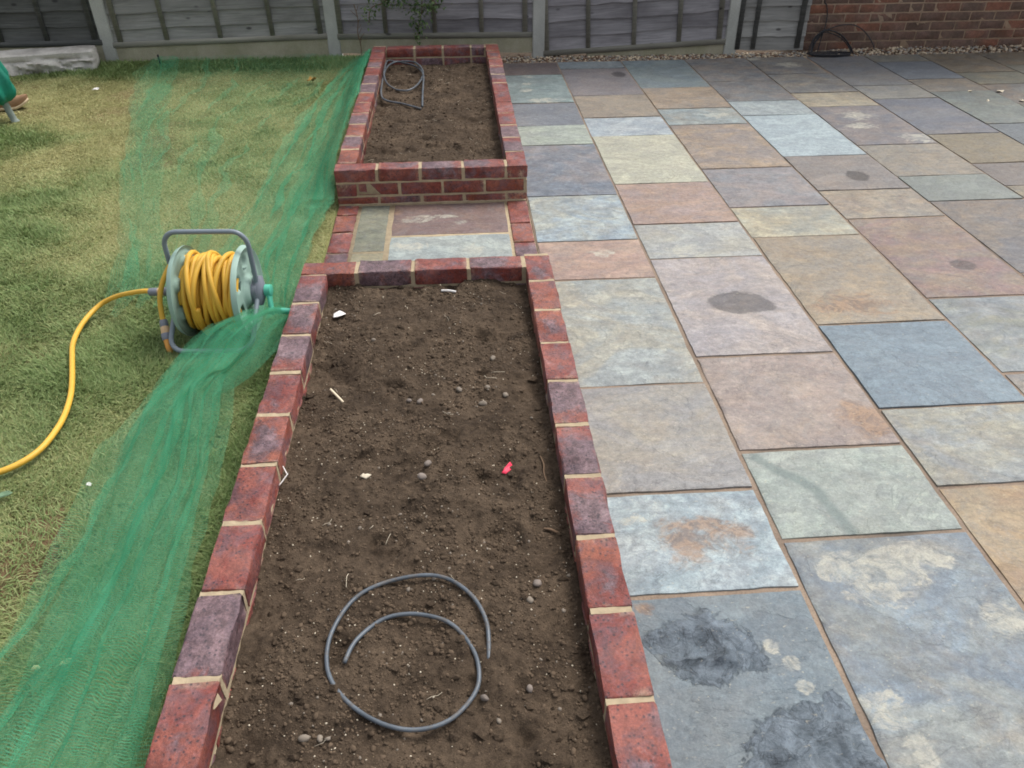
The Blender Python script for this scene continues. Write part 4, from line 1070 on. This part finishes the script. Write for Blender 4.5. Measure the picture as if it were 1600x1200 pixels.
# feed hose across the grass
fh = thing("feed_hose", "yellow hose snaking across the lawn to the reel's left side", "garden hose", (-.83, 0, 0))
P = [(-.552, .062, .172), (-.60, .072, .168), (-.67, .075, .150), (-.745, .06, .110), (-.82, .03, .066), (-.865, -.02, .034), (-.874, -.09, .026), (-.852, -.18, .026), (-.80, -.29, .026), (-.755, -.38, .026), (-.728, -.48, .026), (-.728, -.58, .026), (-.752, -.68, .026), (-.81, -.765, .026), (-.90, -.84, .026), (-1.05, -.9, .026), (-1.25, -.93, .026)]
P = [(-.552, .062, .170), (-.605, .09, .160), (-.68, .145, .125), (-.76, .20, .085), (-.835, .215, .05), (-.875, .165, .03), (-.882, .06, .026), (-.865, -.06, .026), (-.825, -.175, .026), (-.778, -.30, .026), (-.742, -.41, .026), (-.720, -.52, .026), (-.716, -.61, .026), (-.728, -.70, .026), (-.765, -.765, .026), (-.83, -.81, .026), (-.95, -.85, .026), (-1.1, -.87, .026)]
V, F = tube(catmull([(x+.83, y, z) for x, y, z in P], 10), HR, 12); B = Builder(); B.add(V, F); link("hose", B.mesh("hose", M_HOSE, True), fh)
e2 = np.array([-.555+.83, .062, .170]); d2 = np.array([1., -.06, .03])/1.0022
seg("collar", [(-.022, .0125), (-.018, .0155), (.010, .016), (.014, .0145)], M_GREYPL, e2, d2, fh)
seg("connector", [(.014, .0145), (.016, .016), (.036, .0165), (.040, .014)], M_BEIGE, e2, d2, fh)
seg("inlet", [(.040, .017), (.062, .017)], M_GREYPL, e2, d2, fh)

# ------------------------------------------------------------------ irrigation pipes on the soil
def soil_path(P, which, r, extra=None):
    P = catmull(P, 6); z = soil_h(P[:, 0], P[:, 1], which)
    P = P+.0022*np.column_stack([fbm(np.arange(len(P))*.11, 0*P[:, 0], 301, 2), fbm(np.arange(len(P))*.11, 0*P[:, 0], 302, 2)])
    k = np.ones(25)/25; zp = np.pad(z, 12, mode='edge'); z = np.convolve(zp, k, 'valid')+r+.0045
    if extra is not None: z = z+np.interp(np.linspace(0, 1, len(z)), np.linspace(0, 1, len(extra)), extra)
    return np.column_stack([P, z])
cf = [(.348,-1.638),(.371,-1.573),(.426,-1.524),(.501,-1.517),(.576,-1.544),(.627,-1.609),(.643,-1.676),(.63,-1.729),(.575,-1.784),(.496,-1.799),(.415,-1.772),(.349,-1.716),(.313,-1.644),(.311,-1.56),(.346,-1.472),(.404,-1.428),(.497,-1.405),(.576,-1.421),(.638,-1.484),(.668,-1.56),(.668,-1.653)]
P = soil_path(cf, 0, .0052, [.004, 0, 0, 0, 0, 0, 0, 0, 0, 0, .0, .0, .0, 0, 0, 0, 0, .004, .006, .0, -.014])
V, F = tube(P, .0050, 10); B = Builder(); B.add(V, F)
thing("irrigation_pipe", "thin grey pipe lying in a spiral on the soil of the front bed", "pipe", me=B.mesh("irrigation_pipe", M_PIPE, True))
fc = [(.417,2.683),(.415,2.957),(.412,3.324),(.387,3.544),(.333,3.721),(.236,3.85),(.16,3.88),(.122,3.80),(.118,3.628),(.124,3.351),(.155,3.174),(.228,3.036),(.306,2.997),(.362,3.074),(.403,3.29),(.403,3.506),(.344,3.701),(.251,3.787),(.165,3.756),(.128,3.587),(.118,3.352),(.122,3.031),(.14,2.855),(.18,2.791),(.277,2.738),(.409,2.64)]
P = soil_path(fc, 1, .008, [-.01, .02, .03, .02, .012, .012, .02, .045, .06, .05, .02, .01, .01, .015, .02, .03, .035, .03, .03, .035, .03, .02, .01, .005, .005, -.004])
V, F = tube(P, .0066, 10); B = Builder(); B.add(V, F)
thing("irrigation_pipe", "grey pipe coiled in the far left corner of the back bed", "pipe", me=B.mesh("irrigation_pipe", M_PIPE, True))

# ------------------------------------------------------------------ litter, sticks and pebbles on the soil
def sheet(pts, th=.0012, seed=0, bend=.004):
    """small crumpled scrap from an outline"""
    pts = np.array(pts, float); n = len(pts); r = np.random.default_rng(seed)
    c = pts.mean(0); ring2 = c+(pts-c)*.5
    P = np.concatenate([pts, ring2, [c]]); z = r.normal(0, bend, len(P))
    up = np.column_stack([P, z+th]); dn = np.column_stack([P, z]); m = len(P)
    i = np.arange(n); j = (i+1) % n
    q = np.stack([i, j, n+j, n+i], -1); t_ = np.stack([n+i, n+j, np.full(n, 2*n)], -1)
    side = np.stack([j, i, m+i, m+j], -1)
    return np.concatenate([up, dn]), [np.concatenate([q, q[:, ::-1]+m, side]), np.concatenate([t_, t_[:, ::-1]+m])]
def scrap(name, label, cat, pts, mat, z, x, y, rz=0, seed=0, bend=.004, group=None, th=.0012):
    V, F = sheet(pts, th, seed, bend); Bq = Builder(); Bq.add(V, F)
    return thing(name, label, cat, (x, y, z), rz, group, Bq.mesh(name, mat))
sz0 = lambda x, y: float(soil_h(np.array(x), np.array(y), 0))
scrap("paper_scrap", "crumpled white paper scrap in the back left corner of the front bed", "litter", [(-.026, -.016), (-.006, -.022), (.024, -.006), (.028, .016), (.008, .022), (-.018, .012)], M_WHITE, sz0(.167, -.092)+.006, .167, -.092, .3, 1, .007)
scrap("plastic_scrap", "bright pink strip of plastic on the soil of the front bed", "litter", [(-.010, -.024), (.002, -.022), (.012, 0), (.010, .026), (.002, .022), (-.006, -.002)], M_PINK, sz0(.75, -1.005)+.006, .75, -1.005, -.35, 2, .004)
def stick(name, label, cat, P, r, mat, fl=1.):
    V, F = tube(catmull(P, 5), r, 8); Bq = Builder(); Bq.add(V, F); thing(name, label, cat, me=Bq.mesh(name, mat, True))
za = sz0(.2, -.6)+.008
stick("wooden_stick", "short pale wooden stick near the left wall of the front bed", "stick", [(.194, -.590, za+.006), (.218, -.624, za+.004), (.242, -.657, za)], .0042, M_STICKW)
za = sz0(.58, .04)+.008
stick("plant_label", "small white stick lying near the back wall of the front bed", "stick", [(.556, .05, za), (.585, .042, za+.003), (.614, .036, za)], .0045, M_WHITE)
za = sz0(.115, -1.0)+.012
stick("wire", "thin white bent wire sticking out by the left brick wall", "wire", [(.108, -.985, za+.022), (.122, -1.01, za+.016), (.124, -1.013, za+.015), (.1045, -1.045, za+.004)], .0017, M_WHITE)
za = sz0(.855, -1.0)+.006
stick("twig", "long grey twig lying along the right wall of the front bed", "twig", [(.848, -.94, za+.006), (.858, -.99, za+.004), (.855, -1.03, za+.003), (.862, -1.08, za)], .0026, M_TWIG)
scrap("shell_fragment", "small flat white shell fragment left of centre in the front bed", "litter", [(-.016, -.004), (0, -.009), (.016, -.002), (.006, .007), (-.01, .006)], M_GRITW, sz0(.344, -1.022)+.006, .344, -1.022, .2, 3, .002, th=.003)
za = sz0(.849, -1.252)+.006
stick("twig", "short reddish brown twig by the right wall, below the grey twig", "twig", [(.832, -1.245, za), (.85, -1.252, za+.003), (.868, -1.262, za)], .0035, M_TWIG)
def pebble(label, x, y, s, group="pebbles on the front bed's soil", mat=M_PEB):
    V = I2V*[s*rng.uniform(.95, 1.35), s*rng.uniform(.75, 1.0), s*rng.uniform(.6, .8)]; V = V*(1+.26*fbm(I2V[:, 0]*1.6+x*90, I2V[:, 1]*2+I2V[:, 2]*3, 5, 2))[:, None]
    me = mesh_np("pebble", V, [I2F], mat, True)
    thing("pebble", label, "pebble", (x, y, sz0(x, y)+s*.35), rng.uniform(0, 6.28), group, me)
pebs = [(.796,-1.441,.011,"rounded grey pebble above the pipe spiral, nearest the right wall"), (.773,-1.494,.008,"small yellowish pebble just right of the spiral's top"),
 (.753,-1.715,.009,"oval grey pebble right of the pipe spiral, upright and smooth"), (.654,-1.734,.0085,"grey pebble touching the right side of the pipe spiral"),
 (.281,-1.801,.0105,"pale grey pebble left below the pipe spiral"), (.314,-1.804,.008,"smaller grey pebble beside the pale one left below the spiral"),
 (.505,-1.045,.012,"lone round grey pebble in the middle of the front bed"), (.520,-.981,.011,"dark grey pebble just behind the lone round one"),
 (.617,-.632,.0105,"brownish round pebble in the far half, left of a pale one"), (.71,-.636,.010,"pale round pebble in the far half of the front bed"),
 (.767,-.668,.009,"grey pebble right of the pale one in the far half"), (.692,-.707,.013,"flat brown pebble below the pale one in the far half"),
 (.455,-.672,.009,"pebble at the left of a small cluster in the far half"), (.49,-.68,.011,"dark pebble in a small cluster left of centre"),
 (.736,-.445,.011,"flat pale pebble near the right wall towards the back"), (.316,-.311,.009,"pale flat pebble near the left wall towards the back")]
for x, y, s, lb in pebs: pebble(lb, x, y, s, mat=M_GRIT if 'pale' in lb or 'yellow' in lb else M_PEB)

# bits on the lawn and patio
lz = .012
leafp = [(-.03, -.006), (-.01, -.016), (.018, -.012), (.032, 0), (.014, .014), (-.012, .014)]
scrap("fallen_leaf", "curled orange leaf on the green patch of lawn by the back bed", "leaf", [(x*1.3, y*2) for x, y in leafp], M_LEAFO, .03, -.473, 3.706, .2, 4, .012)
scrap("fallen_leaf", "grey green leaf on the lawn below the feed hose", "leaf", [(x*.8, y*.7) for x, y in leafp], M_LEAFG, .02, -.755, -.895, .1, 5, .003)
scrap("paper_bit", "tiny white bit on the lawn between the feed hose and the net", "litter", [(x*.25, y*.5) for x, y in leafp], M_WHITE, .018, -.518, -.868, .5, 6, .002)
scrap("fallen_leaf", "larger pale yellow leaf caught under the near net", "leaf", [(x*.5, y*.6) for x, y in leafp], M_LEAFP, .032, -.337, -1.509, .5, 7, .003)
scrap("fallen_leaf", "smaller pale leaf under the near net beside the yellow one", "leaf", [(x*.4, y*.5) for x, y in leafp], M_LEAFP, .03, -.403, -1.518, .1, 8, .003)
scrap("paper_bit", "white bit on the dry far lawn near the stone block", "litter", [(x*.9, y*1.2) for x, y in leafp], M_WHITE, .025, -2.071, 3.588, .5, 9, .004)
stick("peg", "short dark peg in the grass at the foot of the fence", "peg", [(-1.84, 4.42, -.02), (-1.838, 4.42, .03), (-1.84, 4.418, .075)], .008, M_CABLE)
for k, (x, y, lb, s) in enumerate([(4.488, 3.064, "white peeling flake on the far right slabs, left of the three", 1.), (4.711, 3.046, "longer white flake on the far right slabs", 1.5), (4.482, 2.816, "small white flake in front of the other two", .7), (4.73, 2.80, "dark edged white flake at the right edge of the patio", 1.1)]):
    scrap("paint_flake", lb, "litter", [(px*s*.6, py*s*1.0) for px, py in leafp], M_GRITW, .004, x, y, rng.uniform(-.4, .4), 20+k, .004, "white flakes on the patio")

# ------------------------------------------------------------------ green covered stake and tan shoe at the left edge
t = thing("covered_stake", "grey stake on the lawn wrapped in a hanging green cover", "covered stake", (-2.40, 2.93, 0))
V, F = tube(catmull([(.02, 0, -.03), (.0, 0, .06), (-.03, 0, .3), (-.06, 0, .9)], 6), [.030]*3+[.022]*16, 12); B = Builder(); B.add(V, F); link("stake", B.mesh("stake", M_STAKE, True), t)
nz, na = 40, 48; zz = np.linspace(.13, 1.3, nz); A = np.arange(na)/na*2*np.pi
Zg, Ag = np.meshgrid(zz, A, indexing='ij')
prof = np.interp(Zg, [.13, .17, .28, .42, .55, .8, 1.3], [.10, .15, .155, .11, .085, .065, .05])
Rg = prof*(1+.16*np.sin(Ag*7+Zg*6)*sstep(1.2, .2, Zg)+.14*fbm(Ag*2, Zg*9, 81, 3))
cxs = -.075-.09*(Zg-.13)
V = np.stack([cxs+Rg*np.cos(Ag), Rg*np.sin(Ag)*.9, Zg+.015*np.sin(Ag*3)], -1).reshape(-1, 3)
I, Jm = np.meshgrid(np.arange(nz-1), np.arange(na), indexing='ij')
F = np.stack([I*na+Jm, I*na+(Jm+1) % na, (I+1)*na+(Jm+1) % na, (I+1)*na+Jm], -1).reshape(-1, 4)
link("cover", mesh_np("cover", V, [F, np.arange(na)[::-1][None], ((nz-1)*na+np.arange(na))[None]], M_COVER, True), t)
t = thing("shoe", "tan shoe with a pale turned up sole beside the green cover", "shoe", (-2.55, 3.21, 0), .15)
def shoe_shell(h0, h1, grow, toe):
    nu, nv = 26, 22; V = []
    for u in np.linspace(0, 1, nu):
        x = -.15+.30*u
        wv = .045*math.sin(math.pi*min(1, .12+u*.80))**.6*(1.06 if u > .5 else .92)+grow
        if u > .9: wv *= math.sqrt(max(.02, 1-((u-.9)/.1)**2))
        hh = np.interp(u, [0, .15, .4, .75, .93, 1], [.085, .09, .085, .065, .045, .028]) if h1 else .02
        up = toe*max(0, (u-.62)/.38)**2
        for v in range(nv):
            a = v/nv*2*math.pi; ca, sa = math.cos(a), math.sin(a)
            if h1: z = up+.014+hh*max(0, sa)**.7 if sa > 0 else up+.014
            else: z = up+(.018 if sa > 0 else .0)
            V.append((x, math.copysign(abs(ca)**.7, ca)*wv, z))
    I, Jm = np.meshgrid(np.arange(nu-1), np.arange(nv), indexing='ij')
    F = np.stack([I*nv+Jm, (I+1)*nv+Jm, (I+1)*nv+(Jm+1) % nv, I*nv+(Jm+1) % nv], -1).reshape(-1, 4)
    return mesh_np("upper" if h1 else "sole", V, [F, np.arange(nv)[None], ((nu-1)*nv+np.arange(nv))[::-1][None]], M_SHOE if h1 else M_SOLE, True)
link("upper", shoe_shell(0, 1, 0, .05), t); link("sole", shoe_shell(0, 0, .006, .05), t)

# ------------------------------------------------------------------ green netting
def net_sheet(ys, xl, xr, ny, nx, Wphys, pleats, zf, seed, edge=.02, rag=0.):
    v = np.linspace(ys[0], ys[-1], ny); s = np.linspace(0, 1, nx)
    L = np.interp(v, ys, xl); R = np.interp(v, ys, xr)
    k = np.ones(9)/9
    L = np.convolve(np.pad(L, 4, mode='edge'), k, 'valid'); R = np.convolve(np.pad(R, 4, mode='edge'), k, 'valid')
    Sg, Vg = np.meshgrid(s, v, indexing='ij')
    Wd_ = (R-L)[None]
    X = L[None]+Wd_*Sg; Z = np.zeros_like(X)
    for (nP, A, hgt, sh, win) in pleats:
        w_ = np.ones_like(Sg) if win is None else np.exp(-((Sg-win[0]-.03*fbm(Vg*1.3, Vg*0, seed+3, 2))/win[1])**2)
        ph = 2*np.pi*nP*Sg+sh*fbm(Vg*1.1, Sg*0+nP, seed+nP, 3)*2*np.pi+1.2*fbm(Sg*nP*.6, Vg*1.6, seed+nP+40, 3)
        amp = sstep(-.35, .5, fbm(Vg*1.5, Sg*nP*.55, seed+nP+1, 3))*w_
        X = X+A*amp*np.sin(ph)*Wd_/.4; Z = Z+hgt*amp*(1+np.cos(ph))*.5
    # broad slack rumples in both directions
    X = X+edge*fbm(Vg*2.2, Sg*2.5, seed+5, 3)+.022*fbm(Sg*6, Vg*4, seed+15, 3)*Wd_/.4
    Yg = Vg+.07*fbm(Sg*5, Vg*3, seed+6, 3)
    Yg = Yg+rag*fbm(Sg*5, Sg*0+seed, seed+12, 3)*sstep(ys[0]+.9, ys[0], Vg)
    Z = Z+.011*(1+fbm(X*16, Yg*12, seed+7, 4))
    Z = zf(X, Yg, Sg)+Z
    X = np.where(Z < .2, np.minimum(X, -.006-.0005*np.arange(nx)[:, None]/nx), X)
    uv = np.stack([Sg*Wphys, Vg], -1).reshape(-1, 2)
    return np.stack([X, Yg, Z], -1).reshape(-1, 3), grid_faces(nx, ny), uv
NV, NF, NUV, NW, off = [], [], [], [], 0
def addnet(*a, **k):
    global off
    wt = k.pop('weight', .14)
    V, F, uv = net_sheet(*a, **k); NW.append(wt*(1+.35*fbm(uv[:, 0]*3, uv[:, 1]*2, 777, 3))); NV.append(V); NF.append(F+off); NUV.append(uv); off += len(V)
g0 = .026
def z_near(X, Y, S_):
    over = .05*np.exp(-((Y+.13)/.14)**2)*sstep(-.45, -.30, X)
    return g0+.03*np.sin(np.pi*np.clip(S_, 0, 1))*(1+.9*fbm(X*6, Y*3.2, 611, 3))+.022*np.maximum(0, fbm(X*9, Y*6, 612, 3))+over
yn = [-2.4, -1.77, -1.49, -1.17, -.74, -.36, -.22, -.10, .04]
addnet(yn, [-.80, -.64, -.52, -.485, -.485, -.46, -.39, -.26, -.12], [-.06, -.075, -.09, -.11, -.125, -.17, -.05, -.02, -.02], 190, 300, 2.6,
       [(3, .045, .03, .35, None), (7, .016, .012, .5, None), (17, .007, .006, .6, None)], z_near, 200, weight=.11)
addnet([-2.4, -1.77, -1.3, -.9, -.5, -.22, -.08, .05], [-.45, -.38, -.33, -.31, -.34, -.30, -.19, -.1], [-.07, -.085, -.115, -.15, -.21, -.06, -.02, -.02], 160, 220, 1.7,
       [(3, .04, .03, .5, None), (6, .016, .012, .8, None), (15, .007, .005, .6, None)], lambda X, Y, S_: z_near(X, Y, S_)+.012, 230, weight=.16)
addnet([-1.6, -1.1, -.6, -.22, -.1], [-.40, -.42, -.44, -.36, -.24], [-.27, -.28, -.30, -.15, -.1], 120, 120, .9,
       [(2, .06, .02, .5, None), (5, .02, .01, .8, None)], lambda X, Y, S_: z_near(X, Y, S_)+.02, 260)
# behind the reel: heaped along the beds
def z_far(X, Y, S_):
    h = .15*sstep(1.15, 1.5, Y)*sstep(4.06, 3.85, Y)*np.exp(-((X+.005)/.11)**2)+.05*np.exp(-((X+.01)/.08)**2)*sstep(1.3, .9, Y)
    return g0+h
yf = [.06, .3, .6, 1.1, 1.73, 2.2, 3., 3.8, 4.45]
addnet(yf, [-.30, -.44, -.47, -.45, -.45, -.44, -.38, -.27, -.12], [-.03, -.05, -.06, -.03, -.01, -.01, -.01, -.01, -.01], 200, 260, 2.2,
       [(4, .04, .02, .5, None), (8, .016, .01, .9, None), (19, .006, .005, .6, None)], z_far, 300)
addnet(yf[:-1]+[4.4], [-.2, -.26, -.28, -.27, -.24, -.22, -.19, -.14, -.06], [-.03, -.05, -.05, -.02, -.01, -.01, -.01, -.01, -.01], 180, 200, 1.6,
       [(3, .05, .02, .6, None), (7, .02, .01, .9, None)], lambda X, Y, S_: z_far(X, Y, S_)+.012, 330)
addnet([1.2, 1.7, 2.4, 3.2, 4.0, 4.4], [-.16, -.14, -.13, -.12, -.10, -.05], [-.01]*6, 140, 120, 1.0, [(5, .05, .015, .6, None)], lambda X, Y, S_: z_far(X, Y, S_)+.02, 350)
# thin single layer spread over the far lawn with a few gathered streaks
addnet([.2, .54, 1.1, 1.75, 2.98, 4.2, 4.5], [-.80, -.86, -1.06, -1.29, -1.6, -1.86, -1.9], [-.36, -.42, -.42, -.42, -.36, -.2, -.1], 190, 320, 2.2,
       [(6, .02, .008, .6, None), (12, .03, .012, .6, (.10, .10)), (8, .03, .01, .6, (.55, .06)), (8, .03, .01, .6, (.72, .06))], lambda X, Y, S_: g0+0*X, 400, rag=.35, weight=.055)
addnet([.25, .54, 1.1, 1.75, 2.98, 4.2, 4.45], [-.82, -.86, -1.06, -1.29, -1.6, -1.85, -1.9], [-.64, -.68, -.86, -1.04, -1.34, -1.62, -1.7], 150, 130, .7,
       [(2, .06, .015, .6, None), (5, .025, .01, .6, None)], lambda X, Y, S_: g0+.01+0*X, 430, rag=.25, weight=.07)
# the doubled hem cord along the outer edge of the near sheet
hv, hf, hoff = [], [], 0
for (V0, nxx, nyy, side) in ((NV[0], 190, 300, 0),):
    P = V0.reshape(nxx, nyy, 3)[0 if side == 0 else 0, ::4]
    V, F = tube(P, .0016, 5, cap=False); hv.append(V); hf.append(F[0]+hoff); hoff += len(V)
hem_me = mesh_np("hem", np.concatenate(hv), [np.concatenate(hf)], plain("net_hem", lin(70, 152, 112), .7, .1, 20), True)
net_me = mesh_np("garden_net", np.concatenate(NV), [np.concatenate(NF)], M_NET, True, uv=np.concatenate(NUV), attrs={'weight': np.concatenate(NW)})
gnet = thing("garden_net", "fine green garden netting bunched along the lawn beside the brick beds", "netting", me=net_me)
